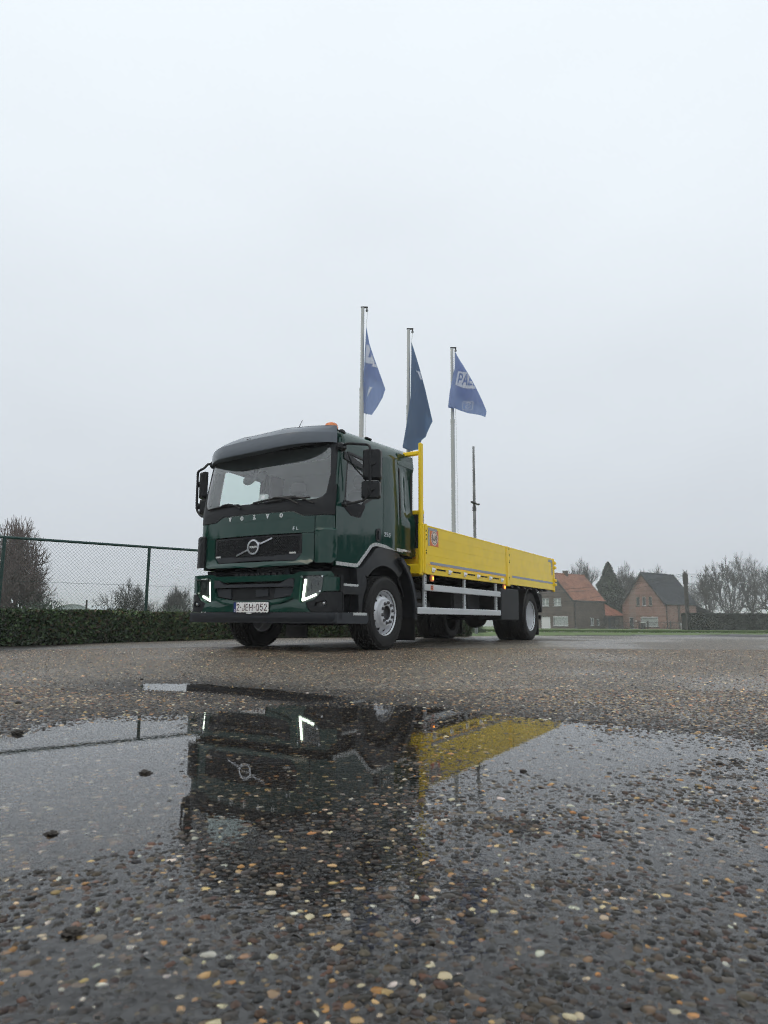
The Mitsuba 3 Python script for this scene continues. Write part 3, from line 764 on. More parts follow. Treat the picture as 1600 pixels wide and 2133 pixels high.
for s in (1, -1):
    lab = 'near side' if s > 0 else 'far side'
    L_ = (lambda p: p) if s > 0 else mirq
    hl = tp('headlight', pan(BUM, L_(lampo), -.07, -.05, .05), 'lens_dark', label=f'{lab} headlight with a lit white L-shaped strip')
    led = LineString([(.768, .838), (.738, .603), (.905, .665)]).buffer(.0125, join_style=1)
    m = pan(BUM, L_(led), -.04, -.026, .05)
    tp('light_strip', m, 'led_body', parent=hl, **lamp('', (1.0, 1.1, .9)))
    tp('lens_unit', pan(BUM, L_(rpoly([(.86, .835), (.93, .835), (.93, .775), (.86, .775)], .01)), -.048, -.03), 'grey_plastic', parent=hl)
    tp('lens_unit', pan(BUM, L_(rpoly([(.80, .83), (.845, .83), (.835, .70), (.79, .69)], .01)), -.048, -.035), 'interior_dark', parent=hl)
    lm = extr(L_(lampo), .001, .05); lm.update_faces((lm.vertices[:, 2] > .0005)[lm.faces].all(1)); lm.remove_unreferenced_vertices()
    tp('cover', wrap(BUM, TM(lm.vertices * [1, 1, 0] + [0, 0, -.008], lm.faces)), 'glass', True, parent=hl)
    tp('screw', cat([on(BUM, trimesh.creation.cylinder(.012, .01, sections=10), s * q, z, .0) for q, z in ((.735, .875), (1.0, .878), (.972, .705))]), 'chrome', parent=hl)
    tp('bumper_corner', pan(BUM, L_(gp), -.05, .0, .05), 'green_paint')
    lc = tp('bumper_end', pan(BUM, L_(lowc.difference(rpoly([(.915, .575), (1.06, .60), (1.065, .535), (.905, .525)], .02))), -.05, .004, .05), 'black_plastic')
    tp('fog_lamp', pan(BUM, L_(rpoly([(.90, .58), (1.07, .605), (1.07, .53), (.895, .52)], .02)), -.06, -.045), 'lens_dark', parent=lc)
    tp('fog_bulb', on(BUM, blob(.026, 6, 2, .1), s * 1.02, .567, -.03), 'chrome', parent=lc)
    tp('end_column', pan(BUM, L_(rpoly([(1.224, .90), (1.262, .89), (1.275, .72), (1.275, .468), (1.256, .468), (1.256, .70), (1.222, .715)], .006)), -.06, .008, .05), 'black_plastic', parent=lc)
# number plate
pk = tp('number_plate', pan(BUM, rpoly([(-.235, .588), (.315, .588), (.315, .440), (-.235, .440)], .006), .024, .034), 'black_plastic', label='white number plate with dark red characters')
tp('plate_face', pan(BUM, rpoly([(-.188, .580), (.308, .580), (.308, .462), (-.188, .462)], .006), .0342, .037), 'plate_white', parent=pk)
tp('plate_band', pan(BUM, rpoly([(-.229, .580), (-.190, .580), (-.190, .462), (-.229, .462)], .003), .0342, .037), 'plate_blue', parent=pk)
tp('plate_text', on(BUM, text('B', .026, .002), -.2095, .485, .0372), 'white_print', parent=pk)
x = -.178
for ch in '2-JEH-052':
    t_ = text(ch, .082, .003, False, False) if ch != '-' else trimesh.creation.extrude_polygon(Point(.011, .041).buffer(.008), .003); t_.vertices[:, :2] *= [.80 if ch != '-' else 1, 1]
    b = t_.bounds; t_.apply_translation([-b[0][0], 0, 0]); tp('plate_text', on(BUM, t_, x, .480, .0372), 'plate_red', parent=pk); x += (b[1][0] - b[0][0]) + .0165
tp('plate_tag', pan(BUM, rpoly([(-.02, .457), (.06, .457), (.06, .445), (-.02, .445)], .002), .0342, .036), 'white_print', parent=pk)
# --- steps, wings, arches (side plane)


def side(poly, v0, v1, L=None):
    m = extr(poly, v1 - v0, L); return TM(np.stack([m.vertices[:, 0], v0 + m.vertices[:, 2], m.vertices[:, 1]], -1), m.faces[:, ::-1])


def both(name, poly, v0, v1, mat, **k):
    a = tp(name, side(poly, v0, v1), mat, **k); tp(name, side(poly, 2 * VC - v1, 2 * VC - v0), mat, **k); return a


def ring_sector(r0, r1, a0, a1, c=(0, .475), n=28):
    t = np.radians(np.linspace(a0, a1, n)); o = [(c[0] + r1 * math.cos(x), c[1] + r1 * math.sin(x)) for x in t]; i = [(c[0] + r0 * math.cos(x), c[1] + r0 * math.sin(x)) for x in t[::-1]]
    return Polygon(o + i)


both('step_well', rpoly([(-1.02, 1.0), (-.52, 1.0), (-.44, .80), (-.46, .34), (-1.02, .34)], .01), .16, .30, 'dark_void')
both('entry_step', rpoly([(-1.0, .775), (-.49, .775), (-.52, .68), (-1.0, .68)], .02), .03, .20, 'black_plastic')
both('step_edge', sbox(-.93, .777, -.50, .805), .045, .20, 'reflective_silver')
both('lower_step', rpoly([(-1.14, .462), (-.46, .462), (-.452, .36), (-.50, .33), (-1.14, .338)], .02), -.005, .28, 'grey_plastic')
both('step_edge', sbox(-.80, .432, -.50, .464), -.012, .12, 'reflective_silver')
wingp = Polygon([(-.62, 1.0), (-.515, 1.02), (-.165, 1.285), (-.05, 1.318), (.28, 1.312), (.46, 1.27), (.56, 1.17), (.585, 1.06)]).union(Polygon([(-.62, 1.0), (.585, 1.06), (.3, .9), (-.4, .9)])).difference(Point(0, .475).buffer(.60, 32))
wingp = wingp.union(Polygon([(-.62, 1.0), (-.50, 1.0), (-.44, .87), (-.47, .475), (-.50, .34), (-.60, .34), (-.62, .6)]).difference(Point(0, .475).buffer(.545, 32)))
wm = extr(wingp.buffer(-.01).buffer(.01), .36, .07)
wm = TM(np.stack([wm.vertices[:, 0], .075 + wm.vertices[:, 2] - .045 * sstep(.9, .55, np.hypot(wm.vertices[:, 0], wm.vertices[:, 1] - .475)) * (wm.vertices[:, 2] < .01), wm.vertices[:, 1]], -1), wm.faces[:, ::-1])
tp('wheel_arch', wm, 'black_plastic', 35, label='black wheel arch under the near side door')
tp('wheel_arch', TM(wm.vertices * [1, -1, 1] + [0, 2 * VC, 0], wm.faces[:, ::-1]), 'black_plastic', 35)
both('arch_roof', ring_sector(.62, .66, 20, 160), .08, .60, 'dark_void')
both('mudguard', ring_sector(.80, .83, -4, 62), .0, .42, 'black_plastic')
both('mudguard_lip', ring_sector(.785, .85, -6, 60), -.005, .02, 'grey_plastic')
both('mud_flap', Polygon([(.83, .48), (.85, .48), (.85, .10), (.83, .10)]), .03, .44, 'rubber')
# --- wheels
R_T = .475
ty = [(.292, -.14), (.30, -.150), (.335, -.158), (.40, -.160), (.43, -.155), (.450, -.142), (.462, -.125), (.474, -.10)]
for g in (-.06, 0, .06): ty += [(.475, g - .012), (.462, g - .006), (.462, g + .006), (.475, g + .012)]
ty += [(.474, .10), (.462, .125), (.45, .142), (.43, .155), (.40, .160), (.335, .158), (.30, .150), (.292, .14), (.27, .12), (.27, -.12), (.292, -.14)]
tyre_m = trimesh.creation.revolve(ty, sections=72)
lugs = []
for a in np.arange(0, 2 * math.pi, 2 * math.pi / 60):
    for sg in (-1, 1):
        b = cbox((.452, -.012, sg * .118 - .018), (.4765, .012, sg * .118 + .018), .002); lugs.append(mv(b, trimesh.transformations.rotation_matrix(a + (0.05 if sg > 0 else 0), [0, 0, 1])))
side_ring = [trimesh.creation.torus(r, .0035, major_sections=64, minor_sections=6).apply_translation([0, 0, z]) for r, z in ((.415, -.159), (.35, -.158), (.415, .159))]
tyre_m = cat([tyre_m] + lugs + side_ring)


def lathe(pr, n=64): return trimesh.creation.revolve(pr, sections=n)


# +z of the lathe points outwards (towards the viewer on the near side)
rim_out = lathe([(.262, -.10), (.275, .06), (.286, .118), (.296, .128), (.296, .138), (.288, .140), (.278, .130), (.262, .10), (.25, .02), (.25, -.10), (.262, -.10)])
front_disc = lathe([(.252, .045), (.235, .075), (.205, .115), (.180, .125), (.178, .135), (.172, .145), (.168, .165), (.160, .17), (.10, .17), (.092, .165), (.088, .14), (.085, .10), (0, .10), (0, .09), (.1, .08), (.24, .03), (.252, .045)])
rear_disc = lathe([(.255, .06), (.24, -.02), (.22, -.075), (.19, -.09), (.12, -.092), (.11, -.09), (.105, .00), (.09, .02), (0, .02), (0, -.12), (.25, -.05), (.255, .06)])


def wheel(u, vface, sgn, kind, label, dual=False):
    """sgn +1: the near side, outer face towards -v"""
    M = frame([u, vface + sgn * .16, .470], [1, 0, 0], [0, 0, 1], [0, -sgn, 0])
    k = num(f'{truck}__wheel'); labels[k] = {'label': label}
    def w(n, m, mat, sm=35): put(num(f'{k}__{n}'), mv(m, TW @ M), mat, sm)
    w('tyre', tyre_m, 'rubber', 30)
    w('rim', rim_out, 'wheel_silver', 40)
    w('disc', front_disc if kind == 'front' else rear_disc, 'wheel_silver', 40)
    if kind == 'front':
        for a in np.arange(10) * math.pi / 5 + .2:
            w('stud', mv(cat([lathe([(0, .03), (.010, .03), (.016, .022), (.018, .0), (0, 0)], 12), lathe([(0, .006), (.022, .006), (.022, 0), (0, 0)], 12)]), frame([.130 * math.cos(a), .130 * math.sin(a), .169], *np.eye(3))), 'dark_steel', 35)
        for a in np.arange(10) * math.pi / 5 + .5:
            c, s_ = math.cos(a), math.sin(a); ra, tg = np.array([c, s_, 0]), np.array([-s_, c, 0]); nrm = np.array([c * .6, s_ * .6, .8])
            p = np.array([.222 * c, .222 * s_, .0945]); sl = np.cross(nrm, tg)
            w('vent_hole', mv(extr(Polygon([(-.022, -.013), (.022, -.013), (0, .02)]).buffer(.004), .006), frame(p, tg, sl, nrm)), 'dark_void', 0)
        w('hub', lathe([(.088, .168), (.083, .160), (.08, .125), (.06, .12), (0, .12), (0, .11), (.09, .11), (.092, .165)], 40), 'dark_steel')
    else:
        for a in np.arange(10) * math.pi / 5:
            w('stud', mv(lathe([(0, .04), (.010, .04), (.018, .03), (.018, .0), (0, 0)], 12), frame([.155 * math.cos(a), .155 * math.sin(a), -.092], *np.eye(3))), 'dark_steel', 35)
    if dual:
        M2 = frame([u, vface + sgn * (.16 + .345), .470], [1, 0, 0], [0, 0, 1], [0, -sgn, 0])
        put(num(f'{k}__inner_tyre'), mv(tyre_m, TW @ M2), 'rubber', 30)


L_W = 5.71
wheel(0, .0, 1, 'front', 'front near side wheel with a projecting ten-stud hub')
wheel(0, 2 * VC, -1, 'front', 'front far side wheel, seen as a dark tyre under the bumper')
wheel(L_W, -.04, 1, 'rear', 'rear near side wheel with a deep dished silver rim', True)
wheel(L_W, 2 * VC + .04, -1, 'rear', 'rear far side wheel under the body', True)
# --- chassis
tp('chassis_rail', cbox((-.9, .72, .78), (6.75, .80, 1.0), .01), 'chassis_black'); tp('chassis_rail', cbox((-.9, 1.52, .78), (6.75, 1.60, 1.0), .01), 'chassis_black')
tp('front_axle', cat([tube([(0, .3, .44), (0, .7, .36), (0, 1.62, .36), (0, 2.0, .44)], .06, 8), cbox((-.05, .68, .4), (.05, .82, .8), .02), cbox((-.05, 1.5, .4), (.05, 1.64, .8), .02)]), 'chassis_black')
tp('rear_axle', cat([tube([(L_W, .5, .47), (L_W, 1.85, .47)], .09, 10), mv(blob(.25, 1, 2, 0), frame([L_W, VC, .47], *np.eye(3)))]), 'chassis_black')
tp('prop_shaft', tube([(1.0, VC, .65), (L_W, VC, .5)], .05, 10), 'chassis_black')
tp('engine', cat([cbox((-.75, .72, .55), (.85, 1.60, 1.28), .05), cbox((-.60, .80, .38), (.5, 1.5, .56), .05), cbox((-.98, .30, .62), (-.80, 2.02, 1.0), .02)]), 'dark_void')
tp('radiator', cbox((-1.13, .72, .86), (-1.02, 1.22, 1.0), .01), 'grey_plastic', label='grey cooler showing in the gap under the cab')
tp('radiator_fin', cat([cbox((-1.15, .76, .90 + .022 * k), (-1.13, 1.18, .908 + .022 * k), .002) for k in range(4)]), 'black_plastic', kind='stuff')
tp('cross_tube', tube([(-1.08, .25, .955), (-1.08, 2.07, .955)], .025, 8), 'black_plastic')
tp('air_tank', cat([tube([(1.25, .55, .60), (2.15, .55, .60)], .11, 16), trimesh.creation.torus(.112, .012).apply_transform(frame([1.45, .55, .60], [0, 1, 0], [0, 0, 1], [1, 0, 0])), trimesh.creation.torus(.112, .012).apply_transform(frame([1.95, .55, .60], [0, 1, 0], [0, 0, 1], [1, 0, 0]))]), 'dark_steel', label='dark cylindrical air tank behind the side guard')
tp('battery_box', cbox((2.45, .20, .50), (3.60, .68, .90), .02), 'box_grey')
for a, b in ((2.48, 3.0), (3.04, 3.57)): tp('box_lid', cbox((a, .185, .53), (b, .20, .87), .01), 'box_grey')
tp('fuel_tank', cbox((1.2, 1.66, .42), (3.2, 2.24, .95), .08), 'chassis_black')
tp('silencer', cbox((3.4, 1.66, .42), (4.4, 2.2, .92), .05), 'chassis_black')
tp('valve_block', cbox((.90, .06, .68), (1.10, .30, .80), .015), 'black_plastic'); tp('valve_block', cbox((.93, .10, .54), (1.06, .30, .66), .015), 'black_plastic')
tp('air_intake', tube([(.62, .12, 1.10), (.92, .12, 1.10)], .045, 12), 'black_plastic')
tp('far_flap', cbox((6.2, 1.75, .09), (6.22, 2.3, .8), .004), 'rubber')
# --- dropside body
V0, V1 = -.10, 2.42
tp('bed_floor', cbox((.86, V0 + .05, 1.10), (7.12, V1 - .05, 1.16), .01), 'yellow_paint')
for k in range(9): tp('cross_bearer', cbox((1.05 + k * .72, V0 + .1, 1.0), (1.13 + k * .72, V1 - .1, 1.10), .006), 'chassis_black')
for s, va in ((1, V0), (-1, V1)):
    vin = lambda d: va + s * d
    rv = tp('side_rave', side(rpoly([(.86, 1.155), (4.2, 1.155), (4.2, 1.03), (1.0, 1.025), (.86, 1.03)], .005), min(vin(.012), vin(.06)), max(vin(.012), vin(.06))), 'yellow_paint', label='yellow rave below the dropsides')
    if s > 0:
        for i, u in enumerate((1.17, 1.73, 2.30, 2.84, 3.38, 3.93)):
            lt = tp('latch', cat([cbox((u - .038, V0 - .005, 1.06), (u + .038, V0 + .015, 1.13), .006), tube([(u - .03, V0 - .02, 1.08), (u + .03, V0 - .02, 1.11)], .011, 8)]), 'chrome', parent=rv)
            if i < 5: tp('pocket', cbox((u + .14, V0 + .004, 1.096), (u + .42, V0 + .0115, 1.114), .003), 'chassis_black', parent=rv); tp('pocket_edge', cbox((u + .12, V0 - .008, 1.115), (u + .44, V0 + .012, 1.128), .003), 'yellow_paint', parent=rv)
    for (u0, u1, zb) in ((.945, 4.185, 1.16), (4.345, 7.10, 1.035)):
        ds = num(f'{truck}__dropside'); labels[ds] = {'label': ('long front' if u0 < 2 else 'shorter rear') + ' yellow dropside board on the ' + ('near' if s > 0 else 'far') + ' side'}
        nb = 4; hs = (1.705 - zb) / nb
        for k in range(nb):
            a, b = zb + k * hs, zb + (k + 1) * hs
            prof_ = [(0, a + .002), (-.0015, a + hs * .5), (0, b - .002), (.028, b - .002), (.028, a + .002)] if s > 0 else None
            m = cbox((u0, min(vin(0), vin(.028)), a + .0005), (u1, max(vin(0), vin(.028)), b - .0005), .0014)
            put(num(f'{ds}__board'), mv(m, TW), 'yellow_paint', 30)
        tl = mv(cbox((u0, min(vin(-.004), vin(.034)), 1.702), (u1, max(vin(-.004), vin(.034)), 1.722), .006), TW); put(f'{ds}__top_rail', tl, 'yellow_paint', 30)
        for uu in (u0, u1 - .035): put(num(f'{ds}__end_cap'), mv(cbox((uu, min(vin(-.006), vin(.0)), zb), (uu + .035, max(vin(-.006), vin(.0)), 1.704), .003), TW), 'yellow_paint', 30)
        if s > 0:
            put(f'{ds}__reflective_tape', mv(cbox((u0 + .12, V0 - .004, 1.165), (u1 - .06, V0 - .001, 1.205), .0005), TW), 'reflective_grey', 0)
            if u0 < 2:
                put(num(f'{ds}__corner_tape'), mv(cbox((u0 + .05, V0 - .004, 1.655), (u0 + .34, V0 - .001, 1.695), .0005), TW), 'reflective_grey', 0)
                put(num(f'{ds}__corner_tape'), mv(cbox((u0 + .05, V0 - .004, 1.43), (u0 + .10, V0 - .001, 1.654), .0005), TW), 'reflective_grey', 0)
            else:
                put(num(f'{ds}__corner_tape'), mv(cbox((u1 - .34, V0 - .004, 1.63), (u1 - .06, V0 - .001, 1.685), .0005), TW), 'reflective_grey', 0)
                put(num(f'{ds}__corner_tape'), mv(cbox((u1 - .13, V0 - .004, 1.36), (u1 - .06, V0 - .001, 1.629), .0005), TW), 'reflective_grey', 0)
    for u, w_ in ((4.195, .14),):
        st = tp('stake', cbox((u, min(vin(-.012), vin(.06)), 1.0), (u + w_, max(vin(-.012), vin(.06)), 1.725), .008), 'yellow_paint')
        for z in (1.12, 1.42, 1.55, 1.66): tp('stake_hole', cbox((u + .09, min(vin(-.0135), vin(-.0125)), z), (u + .115, max(vin(-.0135), vin(-.0125)), z + .05), 0.0001), 'dark_void', parent=st)
    st = tp('front_stake', cat([cbox((.815, min(vin(-.012), vin(.07)), 1.03), (.935, max(vin(-.012), vin(.07)), 1.73), .008), cbox((.87, min(vin(-.022), vin(-.012)), 1.03), (.925, max(vin(-.022), vin(-.012)), 1.73), .003)]), 'yellow_paint')
    if s > 0:
        for z in (1.30, 1.34, 1.50, 1.56, 1.62): tp('stake_hole', cbox((.885, V0 - .0235, z), (.91, V0 - .0225, z + .025), .0001), 'dark_void', parent=st)
    hp = tp('headboard_post', cbox((.795, min(vin(.005), vin(.055)), 1.0), (.872, max(vin(.005), vin(.055)), 2.90), .012), 'yellow_paint', label=('near' if s > 0 else 'far') + ' yellow headboard post')
tp('headboard_bar', cbox((.80, V0 + .056, 2.725), (.86, V1 - .056, 2.785), .01), 'yellow_paint')
tp('headboard_frame', cat([cbox((1.02, V0 + .10, 1.0), (1.08, V1 - .1, 1.40), .008), cbox((1.02, V0 + .10, 1.90), (1.08, V1 - .10, 1.96), .008)]), 'yellow_paint')
for k in range(5): tp('headboard_plank', cbox((1.03, V0 + .1, 1.40 + .1 * k + .002), (1.07, V1 - .1, 1.50 + .1 * k - .002), .004), 'box_grey')
tp('floor_front', cat([cbox((.80, V0 + .03, 1.02), (.92, V1 - .03, 1.16), .01)]), 'yellow_paint')
tg = tp('tailgate', cbox((7.12, V0 + .02, 1.04), (7.16, V1 - .02, 1.70), .008), 'yellow_paint', label='yellow tailgate seen edge-on')
for z in (1.13, 1.22, 1.50, 1.60): tp('hinge', cbox((7.10, V0 - .045, z), (7.22, V0 + .02, z + .06), .012), 'yellow_paint', parent=tg)
tp('corner_stake', cbox((7.10, V0 - .012, 1.0), (7.17, V0 + .06, 1.725), .008), 'yellow_paint'); tp('corner_stake', cbox((7.10, V1 - .06, 1.0), (7.17, V1 + .012, 1.725), .008), 'yellow_paint')
for k in range(8): tp('rope_hook', tube(curve([(4.45 + .36 * k, V0 + .03, 1.03), (4.45 + .36 * k, V0 + .0, .985), (4.51 + .36 * k, V0 + .0, .985), (4.51 + .36 * k, V0 + .03, 1.03)], .03), .007, 6), 'dark_steel')
for u in (1.16, 4.085):
    b = tp('side_marker', cbox((u - .045, V0 + .004, .925), (u + .045, V0 + .04, 1.02), .01), 'amber_lens', label='amber side marker lamp, lit')
    tp('lens', cbox((u - .018, V0 - .004, .95), (u + .018, V0 + .003, .995), .004), 'amber_lens', parent=b, **lamp('', (.95, .34, .02)))
# maker's square sticker
def on_side(mesh, u, z, v): return TM(np.stack([u + mesh.vertices[:, 0], v - mesh.vertices[:, 2], z + mesh.vertices[:, 1]], -1), mesh.faces)


def sticker(u, z, h, v, par=None):
    k = tp('sticker', on_side(extr(sbox(-h * .62, -h * .55, h * .62, h * .55), .001), u, z, v), 'orange_print', label='square orange sticker with dark letters in a circle')
    tp('ring', on_side(extr(Point(0, 0).buffer(h * .50).difference(Point(0, 0).buffer(h * .43)), .0015), u, z, v - .0005), 'cream_print', parent=k)
    tp('disc', on_side(extr(Point(0, 0).buffer(h * .42), .0015), u, z, v - .0005), 'cream_print', parent=k)
    tp('ring', on_side(extr(Point(0, 0).buffer(h * .41).difference(Point(0, 0).buffer(h * .365)), .001), u, z, v - .002), 'black_print', parent=k)
    tx = text('AJK', h * .36, .001); tx.vertices[:, 0] *= .82
    tp('letters', on_side(tx, u, z, v - .002), 'black_print', parent=k)


sticker(1.20, 1.555, .215, V0 - .0015)
# --- side guard
for z0, u0 in ((.788, .90), (.462, .70)):
    tp('guard_rail', cbox((u0, V0 + .0, z0), (3.86, V0 + .03, z0 + .095), .008), 'aluminium', label='aluminium side guard rail')
for u in (.98, 2.37, 3.74):
    gpz = tp('guard_post', cbox((u - .03, V0 + .032, .47), (u + .03, V0 + .07, 1.02), .006), 'aluminium')
    for k in range(9): tp('slot', cbox((u - .008, V0 + .0305, .60 + .045 * k), (u + .008, V0 + .0315, .63 + .045 * k), .0002), 'chassis_black', parent=gpz)
tp('guard_sticker', on_side(extr(sbox(-.16, -.040, .10, .040), .001), 1.06, .837, V0 - .001), 'reflective_silver'); tp('guard_sticker', on_side(extr(sbox(-.035, -.034, .05, .034), .001), 1.11, .837, V0 - .0022), 'orange_print')
tp('guard_sticker', on_side(extr(Point(0, 0).buffer(.024).difference(Point(0, 0).buffer(.017)), .001), 1.115, .837, V0 - .0035), 'black_print')
tp('tool_box', cbox((3.90, V0 + .005, .385), (4.82, V0 + .45, .955), .015), 'box_grey', label='dark grey tool box ahead of the rear wheel')
tp('rear_mudguard', side(ring_sector(.565, .59, 8, 172, (L_W, .47)), V0 + .03, .62), 'black_plastic'); tp('rear_mudguard', side(ring_sector(.565, .59, 8, 172, (L_W, .47)), 1.70, V1 - .03), 'black_plastic')
both('rear_mud_flap', sbox(6.26, .09, 6.28, .60), .0, .60, 'rubber')
tp('tail_box', cbox((6.35, .02, .58), (6.62, .5, .93), .01), 'chassis_black'); tp('underrun_bar', cbox((6.35, -.02, .40), (6.42, 2.34, .50), .01), 'chassis_black')
tp('underrun_bracket', cat([cbox((6.2, .70, .42), (6.40, .80, .8), .01), cbox((6.2, 1.52, .42), (6.40, 1.62, .8), .01)]), 'chassis_black')
tp('tail_lamp', cbox((6.60, .04, .62), (6.66, .45, .76), .01), 'lens_dark')
#PART2
# ---------------------------------------------------------------- hedge and chain-link fence on the left
def leaves(P, N, size, cols, jit=.8, ratio=.5, seed=0, bend=.25):
    """bent leaf-sized faces at points P with rough normals N; returns mesh, colours"""
    r = np.random.default_rng(seed); n = len(P)
    nn = N + r.normal(0, jit, (n, 3)); nn /= np.linalg.norm(nn, axis=1, keepdims=True) + 1e-9
    t = np.cross(nn, r.normal(0, 1, (n, 3))); t /= np.linalg.norm(t, axis=1, keepdims=True) + 1e-9; b = np.cross(nn, t)
    s = size * r.uniform(.65, 1.3, (n, 1))
    V = np.stack([P - t * s * .5, P + b * s * ratio * .5 + nn * s * bend * .3, P + t * s * .5 - nn * s * bend * .3, P - b * s * ratio * .5 + nn * s * bend * .3], 1).reshape(-1, 3)
    f = (np.array([[0, 1, 2], [0, 2, 3]])[None] + 4 * np.arange(n)[:, None, None]).reshape(-1, 3)
    c = np.repeat(cols[r.integers(0, len(cols), n)] * r.uniform(.7, 1.35, (n, 1)), 4, 0)
    return TM(V, f), np.clip(c, 0, 1)


LAUREL = np.array([(.018, .040, .014), (.026, .055, .018), (.040, .075, .024), (.012, .026, .011), (.055, .085, .03), (.05, .04, .02)])


def hedge(L0, L1, off, depth, z1, n, size, cols, name, label, seed, zf=gz):
    d = np.array(L1) - np.array(L0); ln = np.linalg.norm(d); d /= ln; nrm = np.array([d[1], -d[0]])     # towards the camera
    r = np.random.default_rng(seed); h = thing(name, label, 'hedge')
    s = r.random(n) * ln; face = r.random(n)
    top = face < .42; w = np.where(top, r.random(n) * depth, r.random(n) ** 2 * .10); zt = z1 + .05 * (meshkit.fbm(np.stack([s * 1.3, w * 3, 0 * s], -1), 3, seed) - .5) * 2
    x = L0[0] + d[0] * s + nrm[0] * (off - w); y = L0[1] + d[1] * s + nrm[1] * (off - w); g = zf(x, y)
    bulge = .10 * (meshkit.fbm(np.stack([s * 1.7, 0 * s, r.random(n) * .2], -1), 3, seed + 1) - .5)
    q = r.random(n); z = np.where(top, zt - r.random(n) ** 3 * .05 + (r.random(n) < .012) * r.random(n) * .08, g + .01 + (zt - g - .01) * q)
    x += np.where(top, 0, nrm[0] * bulge); y += np.where(top, 0, nrm[1] * bulge)
    N = np.where(top[:, None], [0, 0, 1.], [nrm[0], nrm[1], .35])
    m, c = leaves(np.stack([x, y, z], -1), N, size, cols, .7, .48, seed)
    pt_ = meshkit.fbm(np.stack([s * .9, z * 2.2, w * 2], -1), 3, seed + 5); c = c * np.repeat(np.where(pt_ > .6, 1.25, np.where(pt_ < .38, .6, 1.0)), 4)[:, None] * np.where(np.repeat((pt_ > .66) & (r.random(n) < .12), 4)[:, None], [1.7, 1.1, .8], 1.0)
    c = np.clip(c * np.where(np.repeat(top & (r.random(n) < .6), 4)[:, None], [1.5, 1.5, 1.3], 1.0), 0, 1)  # brighter top leaves: new growth, and highlights painted into the leaf colour
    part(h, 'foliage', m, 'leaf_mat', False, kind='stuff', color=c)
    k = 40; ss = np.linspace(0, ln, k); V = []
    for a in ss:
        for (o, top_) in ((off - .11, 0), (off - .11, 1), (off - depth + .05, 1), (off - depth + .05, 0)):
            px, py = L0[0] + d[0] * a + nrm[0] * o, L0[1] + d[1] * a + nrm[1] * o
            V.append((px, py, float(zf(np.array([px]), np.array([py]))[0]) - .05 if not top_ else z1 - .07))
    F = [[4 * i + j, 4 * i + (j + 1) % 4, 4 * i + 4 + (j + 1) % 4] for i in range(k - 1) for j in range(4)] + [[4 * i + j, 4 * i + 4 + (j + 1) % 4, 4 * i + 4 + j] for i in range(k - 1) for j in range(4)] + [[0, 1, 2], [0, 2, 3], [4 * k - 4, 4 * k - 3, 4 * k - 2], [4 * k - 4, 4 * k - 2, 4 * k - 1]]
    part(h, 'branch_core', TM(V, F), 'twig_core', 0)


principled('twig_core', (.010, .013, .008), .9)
H0, H1_ = FP - FD * 5.0, FP + FD * 10.6
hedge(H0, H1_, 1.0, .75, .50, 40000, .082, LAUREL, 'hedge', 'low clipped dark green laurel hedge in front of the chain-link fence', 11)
fe = thing('fence', 'tall dark green chain-link fence behind the low hedge', 'fence')
FX = frame([FP[0], FP[1], 0], [FD[0], FD[1], 0], [-FD[1], FD[0], 0], [0, 0, 1])
ft_, fb_ = 1.79, -.05
S0, S1 = -5.2, 12.0
part(fe, 'top_rail', mv(tube([(S0, 0, ft_), (S1, 0, ft_)], .026, 10), FX), 'fence_green')
for k in range(-2, 6):
    if S0 < 2.57 * k < S1: part(fe, 'post', mv(tube([(2.57 * k, .0, fb_ - .2), (2.57 * k, .0, ft_ + .02)], .030, 12), FX), 'fence_green')
for z in (.48, 1.02): part(fe, 'tension_wire', mv(tube([(S0, -.02, z), (S1, -.02, z)], .0028, 5), FX), 'fence_green')
pit = .033; nw, nz = int((S1 - S0) / pit), int((ft_ - fb_) / pit)
zz = np.arange(nz + 1) * pit + fb_; vv, ff = [], []
k = np.arange(nw + 1); sg_ = 1 - 2 * ((k[:, None] + np.arange(nz + 1)[None, :]) % 2)
X = S0 + k[:, None] * pit + sg_ * pit * .5; Yo = -.032 + .004 * sg_; Z = np.broadcast_to(zz, X.shape)
for ox, oy in ((-.0021, 0), (.0021, 0), (0, .0034)): vv.append(np.stack([X + ox, Yo + oy, Z], -1).reshape(-1, 3))
V = np.vstack(vv); M_ = (nw + 1) * (nz + 1)
i, j = np.meshgrid(np.arange(nw + 1), np.arange(nz), indexing='ij'); a = (i * (nz + 1) + j).ravel()
for p, q in ((0, 1), (1, 2), (2, 0)):
    A, B = a + p * M_, a + q * M_
    ff += [np.stack([A, B, B + 1], -1), np.stack([A, B + 1, A + 1], -1)]
part(fe, 'wire_mesh', mv(TM(V, np.vstack(ff)), FX), 'fence_green', False, kind='stuff')

